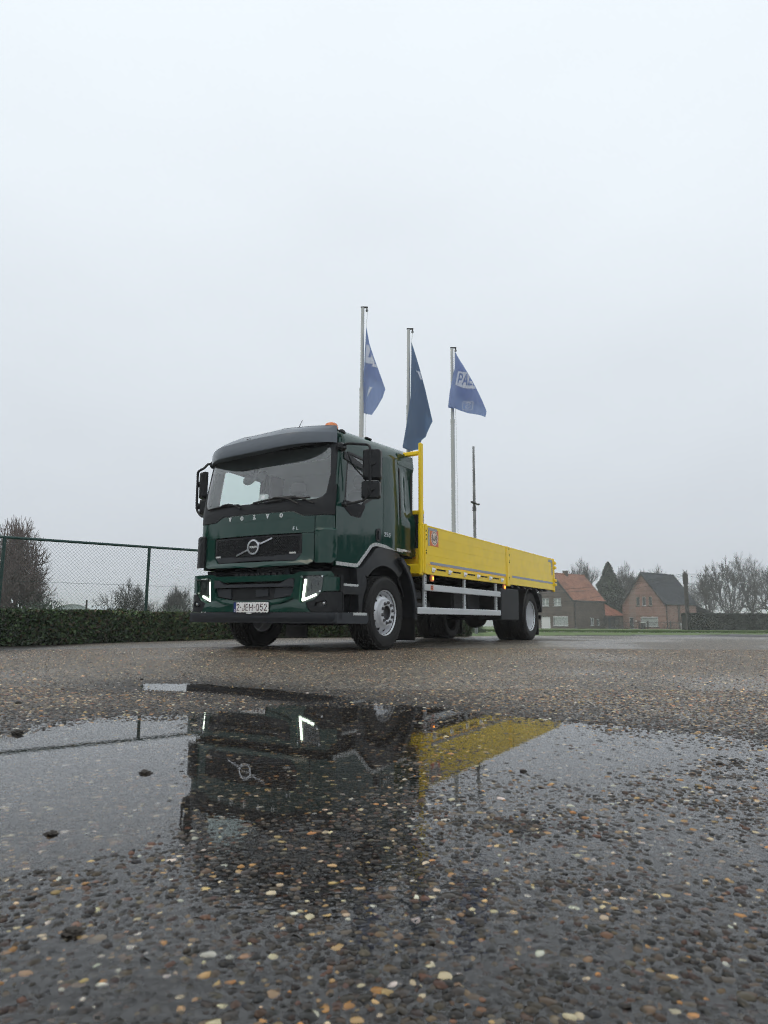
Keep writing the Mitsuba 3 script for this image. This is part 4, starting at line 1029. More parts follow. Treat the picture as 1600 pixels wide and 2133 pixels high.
# ---------------------------------------------------------------- flagpoles, flags, lamp post
FLAGS = [
    (-.69, 19.7, 9.85, 7.26, 'leftmost', 'flag_blue', [(-0.57, 9.19), (-0.47, 8.63), (-0.32, 8.14), (-0.17, 7.71), (0.02, 7.17), (-0.06, 6.88), (-0.22, 6.58), (-0.38, 6.37), (-0.48, 6.42), (-0.64, 6.54), (-0.64, 7.41), (-0.61, 8.32)],
     [(-.58, 9.1), (-.47, 8.63), (-.32, 8.14), (-.17, 7.71), (.0, 7.22), (-.28, 7.42), (-.50, 7.68), (-.53, 6.72), (-.63, 6.60), (-.62, 7.41), (-.60, 8.32)]),
    (.77, 21.1, 9.78, 7.19, 'middle', 'flag_navy', [(0.86, 9.29), (1.11, 8.41), (1.31, 7.68), (1.42, 7.20), (1.54, 6.67), (1.45, 6.48), (1.35, 6.24), (1.32, 6.14), (1.18, 6.00), (1.06, 5.68), (0.88, 5.62), (0.75, 5.65), (0.57, 5.73), (0.68, 6.39), (0.74, 6.79), (0.83, 7.43), (0.85, 8.57)],
     [(.86, 9.2), (1.11, 8.41), (1.31, 7.68), (1.42, 7.20), (1.52, 6.70), (1.26, 6.90), (1.30, 6.2), (1.15, 6.1), (.60, 5.95), (.68, 6.39), (.74, 6.79), (.83, 7.43)]),
    (2.34, 22.6, 9.76, 7.17, 'rightmost', 'flag_blue', [(2.43, 9.58), (2.70, 9.07), (2.89, 8.72), (3.13, 8.26), (3.34, 7.78), (3.48, 7.42), (3.42, 7.18), (3.12, 7.29), (2.71, 7.46), (2.38, 7.51), (2.16, 7.56), (2.23, 8.11), (2.32, 8.55), (2.41, 8.98)],
     [(2.43, 9.5), (2.70, 9.07), (2.89, 8.72), (3.13, 8.26), (3.34, 7.78), (3.46, 7.45), (3.20, 7.60), (2.83, 7.78), (2.60, 7.84), (2.44, 8.0), (2.42, 8.98)]),
]
for idx, (px, py, zt, zs, which, mat, out, fold) in enumerate(FLAGS):
    pk_ = thing('flagpole', f'{which} of the three stepped pale grey flagpoles', 'flagpole', 'flagpoles behind the lorry')
    g0 = float(gz(np.array([px]), np.array([py]))[0])
    part(pk_, 'lower_tube', tube([(px, py, g0 - .2), (px, py, zs)], [.072, .070], 16), 'pole_grey')
    part(pk_, 'collar', tube([(px, py, zs - .08), (px, py, zs + .02)], .077, 16), 'pole_grey')
    part(pk_, 'upper_tube', tube([(px, py, zs), (px, py, zt)], [.056, .050], 16), 'pole_grey')
    part(pk_, 'arm', cat([cbox((px - .06, py - .03, zt), (px + .16, py + .03, zt + .05), .015), tube([(px + .13, py - .02, zt - .08), (px + .13, py + .02, zt - .08)], .04, 12), cbox((px + .11, py - .012, zt - .1), (px + .15, py + .012, zt + .01), .004)]), 'dark_steel')
    part(pk_, 'halyard', tube([(px + .15, py - .03, zt - .05), (out[0][0], py - .05, out[0][1] + .02), (px + .14, py - .03, 4.0), (px + .14, py - .03, 1.2)], .006, 5), 'pole_grey')
    fk = thing('flag', {0: 'mid blue flag with a white panel and large letters on the leftmost pole', 1: 'dark navy flag on the middle pole', 2: 'mid blue flag on the rightmost pole, with bold lettering on a white panel'}[idx], 'flag', 'limp blue flags')
    T0 = np.array(out[0])

    def wave(x, z, T0=T0, sd_=idx):
        ph = np.arctan2(x - T0[0], T0[1] - z + .25); r = np.hypot(x - T0[0], T0[1] - z)
        return -.06 + (.02 + .030 * np.minimum(r, 3) ** 1.6) * np.sin(ph * 15 + sd_ * 2 + .9 * r) + .015 * np.sin(r * 3.1 + ph * 8)

    def hang(poly, t, dd, L=.09, py=py, wave=wave):
        m = extr(poly, t, L); v = m.vertices; return TM(np.stack([v[:, 0], py - .12 + wave(v[:, 0], v[:, 1]) + dd - v[:, 2], v[:, 1]], -1), m.faces[:, ::-1] * 1)
    op = Polygon(out).buffer(0); fp_ = Polygon(fold).buffer(-.012)
    part(fk, 'cloth', hang(op, .003, 0, .05), mat, 50)
    part(fk, 'folded_layer', hang(fp_, .003, .07), mat, 50)
    cx0 = min(a for a, b in out); fo2 = affinity.translate(op.intersection(sbox(cx0 - .1, 0, cx0 + (.13, .34, .20)[idx], 9.0)).buffer(-.014), 0, 0)
    for dd in (.11, .15): part(fk, 'folded_layer', hang(fo2, .003, dd), mat, 50)
    if idx == 0:
        pn = affinity.rotate(sbox(-.66, 8.03, .2, 8.60).buffer(.0), -14, (-.56, 8.3)).intersection(op.buffer(-.03)).buffer(-.03).buffer(.03)
        cut_ = shapely.union_all([affinity.rotate(g, -16, (-.43, 8.35)) for g in (sbox(-.46, 8.19, -.38, 8.47), Polygon([(-.38, 8.30), (-.26, 8.47), (-.15, 8.47), (-.31, 8.31), (-.12, 8.17), (-.24, 8.17), (-.38, 8.28)]), sbox(-.10, 8.15, -.03, 8.43))])
        part(fk, 'white_panel', hang(pn.difference(cut_), .002, -.012, .05), 'flag_white', 50)
        part(fk, 'white_panel', hang(Polygon([(-.34, 7.98), (-.16, 7.86), (-.13, 7.78), (-.40, 7.90)]).intersection(op.buffer(-.01)), .002, -.012, .05), 'flag_white', 50)
        part(fk, 'white_stripe', hang(Polygon([(-.53, 6.98), (-.46, 7.28), (-.36, 7.24), (-.40, 7.20)]).buffer(.004), .002, -.012, .05), 'flag_white', 50)
    elif idx == 1:
        part(fk, 'letter', hang(shapely.union_all([Polygon([(1.03, 8.26), (1.13, 8.24), (1.20, 8.02), (1.15, 7.98)]), Polygon([(1.00, 8.28), (1.22, 8.22), (1.22, 8.17), (1.01, 8.24)])]).intersection(op), .002, -.012, .05), 'flag_white', 50)
    else:
        pn = affinity.rotate(sbox(2.47, 8.33, 3.6, 8.88), -12, (2.47, 8.6)).intersection(op.buffer(-.02)).buffer(-.05).buffer(.05)
        tm = text('PAESM', .36, .002, True, False); s0 = []
        gl = affinity.affine_transform(shapely.union_all([Polygon(tm.vertices[f][:, :2]).buffer(.0015) for f in tm.faces if abs(np.linalg.det(tm.vertices[f][1:, :2] - tm.vertices[f][0, :2])) > 1e-9]), [.56, 0, 0, 1, 2.51, 8.44])
        gl = affinity.rotate(gl, -12, (2.5, 8.6))
        part(fk, 'white_panel', hang(pn.difference(gl), .002, -.012, .05), 'flag_white', 50)
        fr_ = affinity.rotate(sbox(2.66, 7.50, 3.02, 7.80).buffer(-.04).buffer(.04), -8, (2.8, 7.6))
        part(fk, 'outline', hang(fr_.difference(fr_.buffer(-.025)).intersection(op), .002, -.012, .05), 'flag_white', 50)
        sg = affinity.rotate(LineString([(2.78, 7.74), (2.86, 7.77), (2.93, 7.74), (2.90, 7.69), (2.80, 7.67), (2.78, 7.61), (2.86, 7.57), (2.93, 7.61)]), -8, (2.8, 7.6)).buffer(.013)
        part(fk, 'letter', hang(sg.intersection(op), .002, -.012, .05), 'flag_white', 50)
lp = thing('lamp_post', 'short weathered galvanised post with a small floodlight, right of the flags', 'lamp post')
g0 = float(gz(np.array([3.5]), np.array([26.]))[0])
part(lp, 'post', tube([(3.5, 26, g0 - .2), (3.5, 26, 4.6), (3.5, 26, 7.12)], [.062, .057, .042], 12), 'galvanised')
part(lp, 'clamp', tube([(3.5, 26, 4.55), (3.5, 26, 4.72)], .075, 12), 'dark_steel')
part(lp, 'floodlight', cat([mv(blob(.13, 1, 2, 0, (1.0, .8, .38)), frame([3.46, 25.88, 4.86], [.94, 0, -.34], [0, 1, 0], [.34, 0, .94])), cbox((3.56, 25.85, 4.77), (3.70, 25.95, 4.83), .02), tube([(3.5, 25.95, 4.70), (3.5, 25.92, 4.84)], .03, 8)]), 'dark_steel', 40)

# ---------------------------------------------------------------- houses
BE = math.radians(52); E1, E2 = np.array([-math.cos(BE), math.sin(BE), 0]), np.array([math.sin(BE), math.cos(BE), 0])


def house(cx, cy, W, L, ze, zr, wall, tile_, label, wins=(), doors=(), name='house', g=-1.0, courses=22, roofname='roof', extras=None, oh=.35, cat_='house', be=None):
    """gable front along a (leftwards), long side along b (away); windows as (a0, a1, z0, z1, kind) on the front"""
    e1, e2 = (E1, E2) if be is None else (np.array([-math.cos(be), math.sin(be), 0]), np.array([math.sin(be), math.cos(be), 0]))
    M = frame([cx, cy, 0], e1, e2, [0, 0, 1]); k = thing(name, label, cat_)
    def P(n, m, mat, sm=30, parent=k, **kw): return part(parent, n, mv(m, M), mat, sm, **kw)
    def fr(poly, b0, b1): m = extr(poly, b1 - b0); return TM(np.stack([m.vertices[:, 0], b0 + m.vertices[:, 2], m.vertices[:, 1]], -1), m.faces[:, ::-1])
    gable = Polygon([(0, g - .5), (W, g - .5), (W, ze), (W / 2, zr), (0, ze)])
    for (a0, a1, z0, z1, kd) in list(wins) + list(doors): gable = gable.difference(sbox(a0, z0, a1, z1))
    wk = P('wall', fr(gable, 0, .3), wall, 0)
    sd_ = Polygon([(.3, g - .5), (L, g - .5), (L, ze), (.3, ze)])
    for (b0, b1, z0, z1, kd) in (extras or {}).get('side', ()): sd_ = sd_.difference(sbox(b0, z0, b1, z1))
    m = extr(sd_, .3); P('wall', TM(m.vertices[:, [2, 0, 1]], m.faces), wall, 0)
    P('wall', cbox((W - .3, .3, g - .5), (W, L, ze), .001), wall, 0)
    P('wall', fr(Polygon([(0, g - .5), (W, g - .5), (W, ze), (W / 2, zr), (0, ze)]), L, L + .3), wall, 0)
    rise, run = zr - ze, W / 2; sl = math.hypot(rise, run)
    for s in (0, 1):
        V, F = [], []
        for c in range(courses):
            t0, t1 = c / courses * (1 + oh / sl) - oh / sl, (c + 1) / courses * (1 + oh / sl) - oh / sl
            for (t, dz) in ((t0, .22), (t1, .155)):
                a = run * t if s == 0 else W - run * t; z = ze + rise * t + dz
                V += [(a, -oh, z), (a, L + .3 + oh, z)]
            o = len(V) - 4; F += [[o, o + 1, o + 3], [o, o + 3, o + 2]]
            if c: F += [[o - 2, o - 1, o + 1], [o - 2, o + 1, o]]
        rk = P(roofname, TM(V, F), tile_, 0)
        for b in (-oh, L + .3 + oh - .12):
            q0, q1 = -oh / sl, 1.0; A = lambda t: run * t if s == 0 else W - run * t; z_ = lambda t: ze + rise * t
            m = fr(Polygon([(A(q0), z_(q0) - .12), (A(q0), z_(q0) + .2), (A(q1), z_(q1) + .18), (A(q1), z_(q1) - .2)]), b, b + .12); P('barge_board', m, 'trim_dark', 0, parent=rk)
        e = 0 - .42 if s == 0 else W + .42; P('gutter', tube([(e * .6 if s == 0 else W + .25, -.2, ze - .12), (e * .6 if s == 0 else W + .25, L + .5, ze - .12)], .09, 8), 'trim_dark', parent=rk)
    P('ridge', tube([(W / 2, -oh, zr + .15), (W / 2, L + .3 + oh, zr + .15)], .12, 8), tile_)
    P('downpipe', tube([(-.06, .35, ze - .1), (-.06, .35, g)], .05, 8), 'trim_dark')

    def opening(a0, a1, z0, z1, kd, tr):
        fm = 'frame_white' if kd[0] == 'w' else 'frame_cream'
        w = P('window' if 'door' not in kd else 'door', tr(sbox(a0, z0, a1, z1).difference(sbox(a0 + .09, z0 + .09, a1 - .09, z1 - .09)), .08, .2), fm, 0)
        if 'door' in kd:
            P('leaf', tr(sbox(a0 + .09, z0, a1 - .09, z1 - .09), .12, .18), 'door_dark' if kd != 'wdoorw' else 'frame_white', 0, parent=w); return
        P('pane', tr(sbox(a0 + .09, z0 + .09, a1 - .09, z1 - .09), .13, .15), 'pane_dark' if 'c' not in kd[1:] else 'curtain_pane', 0, parent=w)
        if '2' in kd: P('mullion', tr(sbox((a0 + a1) / 2 - .07, z0 + .09, (a0 + a1) / 2 + .07, z1 - .09), .07, .19), fm, 0, parent=w)
        if 'c' in kd[1:]:
            n = int((a1 - a0 - .3) / .16)
            for q in range(n):
                aa = a0 + .14 + q * .16; P('curtain', tr(sbox(aa, z0 + .1, aa + .11, z1 - .25), .115 + .01 * (q % 2), .128), 'curtain', 0, parent=w)
        if 'r' in kd: P('shutter_box', tr(sbox(a0 - .02, z1 - .22, a1 + .02, z1 + .02), .03, .2), fm, 0, parent=w)
        P('sill', tr(sbox(a0 - .1, z0 - .12, a1 + .1, z0 - .002), -.08, .2), 'trim_dark' if kd[0] != 'w' else 'concrete', 0, parent=w)
    frt = lambda poly, b0, b1: fr(poly, b0, b1)
    def sdt(poly, b0, b1): m = extr(poly, b1 - b0); return TM(np.stack([b0 + m.vertices[:, 2], m.vertices[:, 0], m.vertices[:, 1]], -1), m.faces)
    for w_ in list(wins) + list(doors): opening(*w_, frt)
    for w_ in (extras or {}).get('side', ()): opening(*w_, sdt)
    for (a, b, z0, z1, s_) in (extras or {}).get('chimney', ()): P('chimney', cat([cbox((a - s_, b - s_, z0), (a + s_, b + s_, z1), .02), cbox((a - s_ - .06, b - s_ - .06, z1), (a + s_ + .06, b + s_ + .06, z1 + .12), .02)]), 'brick_brown', 0)
    return k, M


principled('curtain_pane', (.16, .18, .18), .3)
hb, M2 = house(48.44, 118, 8.3, 10.2, 3.35, 8.75, 'brick_red', 'tile_dark', 'red brick house with a steep dark grey tiled roof and three small gable windows',
               [(4.75, 5.55, 3.05, 4.65, 'c'), (3.57, 4.33, 3.05, 4.63, 'wn'), (2.37, 3.12, 3.05, 4.62, 'c'), (1.45, 4.80, -.55, 1.12, 'wcr')], [(6.15, 7.0, -1.08, 1.05, 'wdoor')], oh=.4)
part(hb, 'side_extension', mv(cbox((.2, 10.2, -1.5), (6, 16.5, 1.9), .01), M2), 'brick_red', 0)
part(hb, 'extension_roof', mv(TM([(-.1, 10.1, 3.3), (6.4, 10.1, 3.3), (6.4, 16.8, 1.9), (-.1, 16.8, 1.9), (-.1, 10.1, 3.1), (6.4, 10.1, 3.1), (6.4, 16.8, 1.7), (-.1, 16.8, 1.7)], [[0, 1, 2], [0, 2, 3], [4, 6, 5], [4, 7, 6], [0, 3, 7], [0, 7, 4], [3, 2, 6], [3, 6, 7], [1, 5, 6], [1, 6, 2], [0, 4, 5], [0, 5, 1]]), M2), 'tile_dark', 0)
part(hb, 'wall_pier', mv(cbox((-.12, 4.0, -1.4), (-.002, 4.7, 3.2), .01), M2), 'brick_brown', 0)
part(hb, 'wall_lamp', mv(cbox((5.55, -.15, .25), (5.75, 0, .5), .03), M2), 'frame_white')
h1, M1 = house(31.82, 115, 8.3, 8.6, 3.75, 8.35, 'brick_brown', 'tile_orange', 'brown rendered house with a bright orange tiled roof beside the lorry tail',
               [(2.5, 4.08, 2.85, 4.2, 'w2c'), (5.1, 6.6, 2.85, 4.2, 'w2c'), (1.2, 4.3, -.5, 1.1, 'wcr')], [(4.9, 6.9, -.98, 1.0, 'wdoorw')],
               extras={'side': [(4.55, 5.6, -.45, .88, 'w2'), (6.4, 7.2, -.45, .70, 'wn')], 'chimney': [(4.1, 3.6, 8.0, 8.95, .35)]}, oh=.25)
sh = thing('shed', 'low brick shed with a worn red tiled roof between the two houses', 'shed')
SM = frame([31.82, 115, 0], E1, E2, [0, 0, 1])
part(sh, 'wall', mv(cbox((.5, 8.75, -1.5), (5.5, 15.2, 1.2), .01), SM), 'brick_brown', 0)
V, F = [], []
for c in range(12):
    for t, dz in ((c / 12, .06), ((c + 1) / 12, .0)): V += [(.3 + 3.2 * t, 8.75, 1.25 + 2.3 * t + dz), (.3 + 3.2 * t, 15.4, 1.25 + 2.3 * t + dz)]
    o = len(V) - 4; F += [[o, o + 1, o + 3], [o, o + 3, o + 2]] + ([[o - 2, o - 1, o + 1], [o - 2, o + 1, o]] if c else [])
V += [(3.5, 8.75, 3.5), (3.5, 15.4, 3.5), (6.2, 15.4, 1.2), (6.2, 8.75, 1.2)]; o = len(V) - 4; F += [[o, o + 1, o + 2], [o, o + 2, o + 3]]
part(sh, 'roof', mv(TM(V, F), SM), 'tile_dull', 0)
part(sh, 'gable_end', mv(TM([(.5, 8.78, 1.2), (3.5, 8.78, 3.45), (5.5, 8.78, 1.2), (.5, 15.1, 1.2), (3.5, 15.1, 3.45), (5.5, 15.1, 1.2)], [[0, 1, 2], [3, 5, 4]]), SM), 'brick_brown', 0)
part(sh, 'chimney', mv(cbox((2.9, 9.6, 3.0), (3.6, 10.4, 4.6), .03), SM), 'concrete', 0)
part(sh, 'door', mv(cbox((.42, 10.5, -1.1), (.5, 12.6, 1.0), .01), SM), 'door_dark', 0)
# garden fence, bin, seat before the brick house
gf = thing('garden_fence', 'low dark iron garden fence in front of the brick house', 'fence')
ga, gb = np.array([36.5, 108., -.92]), np.array([50.5, 108.6, -.92])
for z in (.25, 1.05): part(gf, 'rail', tube([ga + [0, 0, z], gb + [0, 0, z]], .03, 6), 'trim_dark')
n = 70; part(gf, 'picket', cat([tube([ga + (gb - ga) * t + [0, 0, -.1], ga + (gb - ga) * t + [0, 0, 1.2]], .022, 4) for t in np.linspace(0, 1, n)]), 'trim_dark', kind='stuff')
for t in (.0, .26, .36, .62, .97, 1.0): p = ga + (gb - ga) * t; part(gf, 'post', cbox(p - [.09, .09, .3], p + [.09, .09, 1.35], .02), 'wood_dark')
bn = thing('bin', 'dark bin with a pale lid by the garden fence', 'bin'); part(bn, 'body', cbox((40.2, 107.2, -1.0), (40.8, 107.8, .1), .08), 'trim_dark'); part(bn, 'lid', cbox((40.15, 107.15, .10), (40.85, 107.85, .2), .04), 'frame_white')
gs = thing('white_seat', 'small white garden seat by the pink brick side wall', 'seat')
for k in range(3): part(gs, 'slat', cbox((47.2, 108.9 + .18 * k, -.42), (48.3, 109.03 + .18 * k, -.36), .01), 'white_paint')
for x in (47.25, 48.2):
    for y in (108.95, 109.35): part(gs, 'leg', cbox((x, y, -1.0), (x + .07, y + .07, -.42), .01), 'white_paint')
part(gs, 'backrest', cbox((47.2, 109.42, -.30), (48.3, 109.47, .12), .01), 'white_paint')

# utility pole and wires
up = thing('utility_pole', 'dark concrete utility pole with a slotted head beside the hedge', 'utility pole')
gp0 = -.66; ux, uy = 37.6, 85.
for dx in (-.13, .13): part(up, 'shaft', cbox((ux + dx - .07, uy - .16, gp0 - .4), (ux + dx + .07, uy + .16, 6.2), .02), 'wood_dark')
for z in (1.5, 3.0, 4.3, 5.2, 6.0): part(up, 'web', cbox((ux - .06, uy - .14, z), (ux + .06, uy + .14, z + .5), .01), 'wood_dark')
part(up, 'head', cbox((ux - .27, uy - .2, 4.9), (ux + .27, uy + .2, 6.25), .03), 'wood_dark')
for dx, h in ((-.2, 6.75), (0, 6.55), (.2, 6.7)): part(up, 'insulator', tube([(ux + dx, uy, 6.2), (ux + dx, uy, h)], .05, 8), 'concrete')


def wire_(a, b, sag, r=.018):
    t = np.linspace(0, 1, 20)[:, None]; p = np.array(a) * (1 - t) + np.array(b) * t; p[:, 2] -= sag * 4 * (t * (1 - t))[:, 0]; return tube(p, r, 4)


for i, (a, b, s) in enumerate([((ux, uy, 6.3), (85, 100, 6.3), 1.3), ((ux, uy, 6.05), (85, 100, 5.6), 1.6), ((ux, uy, 5.1), (85, 100, 3.6), 1.0), ((ux, uy, 4.0), (85, 100, 3.2), .6), ((ux, uy, 6.3), (8, 92, 5.0), 1.3), ((ux, uy, 6.1), (8, 92, 4.4), 1.3), ((ux, uy, 6.0), (8, 92, 2.2), 1.4), ((ux, uy, 5.9), (46.2, 120.6, 6.4), .5)]):
    part(up, 'wire', wire_(a, b, s), 'wire')
CON = np.array([(.014, .026, .014), (.020, .036, .018), (.028, .045, .022), (.010, .018, .010)])
hedge((37.2, 85.), (60., 86.2), .9, 1.8, 1.33, 26000, .20, CON * .6, 'hedge', 'long tall dark clipped conifer hedge right of the utility pole', 21)
gt_ = thing('gate_post', 'mossy concrete post at the end of the tall hedge', 'post'); put(gt_, cbox((36.95, 84.0, -1.), (37.12, 84.17, 1.35), .02), 'wood_dark')

# ---------------------------------------------------------------- trees


def grow(seed, levels=5, kids=(6, 4, 4, 4, 3), ang=(.9, .75, .7, .7, .7), ratio=.66, up=.10, trunk=.24, wig=.16, lead=0):
    r = np.random.default_rng(seed); S = []

    def rec(p, d, L, rad, lev):
        k = 3 if lev < levels - 1 else 2
        n = kids[min(lev, len(kids) - 1)]
        pts = []
        for i in range(k):
            d = d + r.normal(0, wig, 3) + np.array([0, 0, up * (lev > 0)]); d /= np.linalg.norm(d)
            q = p + d * L / k; S.append((*p, *q, rad * (1 - .35 * i / k), rad * (1 - .35 * (i + 1) / k), lev)); p = q; pts.append((p, d))
        if lev >= levels: return
        for j in range(n):
            t = len(pts) - 1 if (lev == 0 or j < n * .5) else r.integers(max(0, len(pts) - 2), len(pts)); b, dd = pts[t]
            az = 2 * math.pi * (j / n + r.uniform(-.12, .12)); a = np.cross(dd, [.3, .5, .8]); a /= np.linalg.norm(a); c = np.cross(dd, a)
            th = ang[min(lev, len(ang) - 1)] * r.uniform(.55, 1.25)
            nd = dd * math.cos(th) + (a * math.cos(az) + c * math.sin(az)) * math.sin(th)
            rec(b, nd, L * ratio * r.uniform(.75, 1.2) if lev else r.uniform(.26, .36), rad * r.uniform(.52, .70), lev + 1)
        if lev >= lead: rec(p, d, L * ratio * 1.05 if lev else .30, rad * .68, lev + 1)
    rec(np.zeros(3), np.array([0, 0, 1.]), trunk, .034, 0)
    return np.array(S)


def seg_mesh(S, n, rmin):
    p, q = S[:, :3], S[:, 3:6]; d = q - p; d /= np.linalg.norm(d, axis=1, keepdims=True) + 1e-9
    a = np.cross(d, np.where(np.abs(d[:, 2:]) < .9, [0, 0, 1.], [1., 0, 0])); a /= np.linalg.norm(a, axis=1, keepdims=True) + 1e-9; b = np.cross(d, a)
    an = np.arange(n) * 2 * math.pi / n; o = np.cos(an)[None, :, None] * a[:, None] + np.sin(an)[None, :, None] * b[:, None]
    r0, r1 = np.maximum(S[:, 6], rmin)[:, None, None], np.maximum(S[:, 7], rmin)[:, None, None]
    V = np.concatenate([p[:, None] + o * r0, q[:, None] + o * r1], 1).reshape(-1, 3); f = []
    for j in range(n): k = (j + 1) % n; f += [[j, k, n + k], [j, n + k, n + j]]
    return TM(V, (np.array(f)[None] + 2 * n * np.arange(len(S))[:, None, None]).reshape(-1, 3))


TREES = {}


def variant(key, seed, rmin, **k):
    S = grow(seed, **k); lo, hi = np.minimum(S[:, :3], S[:, 3:6]).min(0), np.maximum(S[:, :3], S[:, 3:6]).max(0)
    H = hi[2]; W = max(hi[0] - lo[0], hi[1] - lo[1]); S[:, [2, 5]] /= H; S[:, [0, 1, 3, 4]] /= W; S[:, 6:8] /= max(H, W)
    TREES[key] = (mikit.ply(seg_mesh(S[S[:, 8] <= 2], 5, rmin), 'bark'), mikit.ply(seg_mesh(S[S[:, 8] > 2], 3, rmin), 'bark'))


principled('bark', (.048, .043, .039), .85)
principled('bark_warm', (.15, .115, .11), .85)
variant('oak1', 5, .0007, kids=(6, 4, 3, 3, 2), ang=(1.15, .7, .75, .8, .8), trunk=.17, up=.045)
variant('oak2', 14, .0007, kids=(7, 4, 3, 3, 2), ang=(1.1, .65, .65, .65, .65), trunk=.24, up=.03, lead=1, ratio=.72, wig=.22)
variant('tall', 23, .0008, kids=(6, 5, 4, 3, 2), ang=(.6, .5, .6, .6, .6), trunk=.16, up=.16)
variant('fuzzy', 44, .0006, kids=(8, 5, 4, 3, 2), ang=(.95, .7, .75, .8, .8), trunk=.12, up=.06)
variant('bush', 31, .0010, kids=(10, 4, 3, 3, 2), ang=(1.3, .8, .8, .8, .8), trunk=.10, up=.02)


def bare_tree(kind, x, y, H, W, g, label, name='bare_tree', mat=None, rot=0., group=None):
    k = thing(name, label, 'tree', group); M = TF().translate([x, y, g]).rotate([0, 0, 1], rot).scale([W, W, H])
    for nm, d in zip(('trunk', 'crown'), TREES[kind]):
        e = {**d, 'to_world': M}
        if mat: e['bsdf'] = {'type': 'ref', 'id': mat}
        scene[f'{k}__{nm}'] = e
    return k


bare_tree('oak1', 65.7, 130, 14.0, 13.0, -1.05, 'bare oak with a straight trunk, middle one of the big trees above the tall hedge', rot=40)
bare_tree('oak2', 70.6, 131, 15.0, 14.0, -1.05, 'tallest bare oak, at the right end above the tall hedge', rot=200)
bare_tree('oak1', 61.0, 129, 11.8, 10.0, -1.05, 'bare oak just right of the utility pole, smallest of the big trees', rot=100)
bare_tree('oak1', 77.2, 134, 13.5, 13.0, -1.05, 'bare oak cut by the right edge of the photo', rot=300)
bare_tree('tall', 39.5, 135, 14.2, 9.0, -1.05, 'bare tree rising behind the orange roof', rot=10)
bare_tree('bush', 35.2, 142, 12.0, 7.0, -1.05, 'paler bare tree behind the ridge of the orange roof', rot=70, mat='bark_warm')
bare_tree('tall', 54.0, 150, 14.6, 9.0, -1.05, 'bare tree behind the gable of the brick house', rot=140)
bare_tree('tall', 59.8, 151, 14.0, 9.5, -1.05, 'bare tree behind the dark roof, left of the utility pole', rot=220)
bare_tree('bush', 50.6, 150, 12.0, 7.0, -1.05, 'small bare tree between the conifer and the dark roof', rot=15)
bare_tree('bush', 62.5, 141, 10.6, 8.0, -1.05, 'bare tree behind the utility pole', rot=260)
bare_tree('fuzzy', -18.6, 33, 6.3, 5.6, -.9, 'dense bare tree with brownish twigs behind the fence at the left edge', mat='bark_warm', rot=30)
bare_tree('fuzzy', -16.7, 31.5, 4.6, 4.0, -.9, 'lower dense brown bush tree beside the left edge tree', mat='bark_warm', rot=160)
bare_tree('bush', -22.7, 60, 5.1, 6.2, -1.0, 'round bare tree behind the fence near its second post', rot=50)
bare_tree('tall', -20.9, 70, 5.0, 3.4, -1.0, 'narrow bare tree just left of the lorry', rot=80)
bare_tree('bush', -23.8, 71, 3.6, 4.0, -1.0, 'small bare shrub tree between the round tree and the narrow tree', rot=190)
bare_tree('bush', -18.2, 62, 4.6, 4.0, -1.0, 'bare tree half hidden behind the lorry bumper', rot=290)

bare_tree('bush', 36.0, 112.6, 2.6, 2.4, -1.0, 'small bare shrub tree against the blank side wall of the brown house', rot=33)
bare_tree('bush', 38.6, 115.0, 2.3, 2.0, -1.0, 'small bare shrub tree at the corner of the brown house and the shed', rot=133)
cf = thing('conifer', 'tall dark conifer between the two houses', 'tree')
r = np.random.default_rng(3); n = 9000; t = r.random(n) ** .75; ph = r.uniform(0, 2 * math.pi, n)
Rr = 2.35 * np.minimum(1.0, (1 - t) * 2.0) ** .75 * (1 + .6 * (meshkit.fbm(np.stack([np.cos(ph) * 2, np.sin(ph) * 2, t * 9], -1), 3, 4) - .5) * 2) * np.sqrt(r.uniform(.6, 1, n))
P = np.stack([42.2 + Rr * np.cos(ph), 128 + Rr * np.sin(ph), -1 + 12.2 * t], -1)
m, c = leaves(P, np.stack([np.cos(ph), np.sin(ph), .5 + 0 * ph], -1), .55, CON, .7, .6, 5)
part(cf, 'trunk', tube([(42.2, 128, -1.4), (42.2, 128, 9)], [.3, .08], 8), 'bark'); part(cf, 'crown', m, 'leaf_mat', False, kind='stuff', color=c)


def shrub(x, y, g, w, h, n, size, cols, label, seed):
    k = thing('shrub', label, 'shrub'); r = np.random.default_rng(seed); d = r.normal(0, 1, (n, 3)); d[:, 2] = np.abs(d[:, 2]); d /= np.linalg.norm(d, axis=1, keepdims=True)
    rad = (r.uniform(.55, 1, n) * (1 + .5 * (meshkit.fbm(d * 2.2 + seed, 3, seed) - .5)))[:, None]
    m, c = leaves(np.array([x, y, g]) + d * rad * [w / 2, w / 2, h], d, size, cols, .8, .5, seed)
    part(k, 'foliage', m, 'leaf_mat', False, kind='stuff', color=c)
    st = [tube([(x, y, g - .1), tuple(np.array([x, y, g]) + d[i] * rad[i] * [w / 2, w / 2, h] * .8)], [.03, .01], 4) for i in range(14)]
    part(k, 'stem', cat(st), 'bark', kind='stuff')


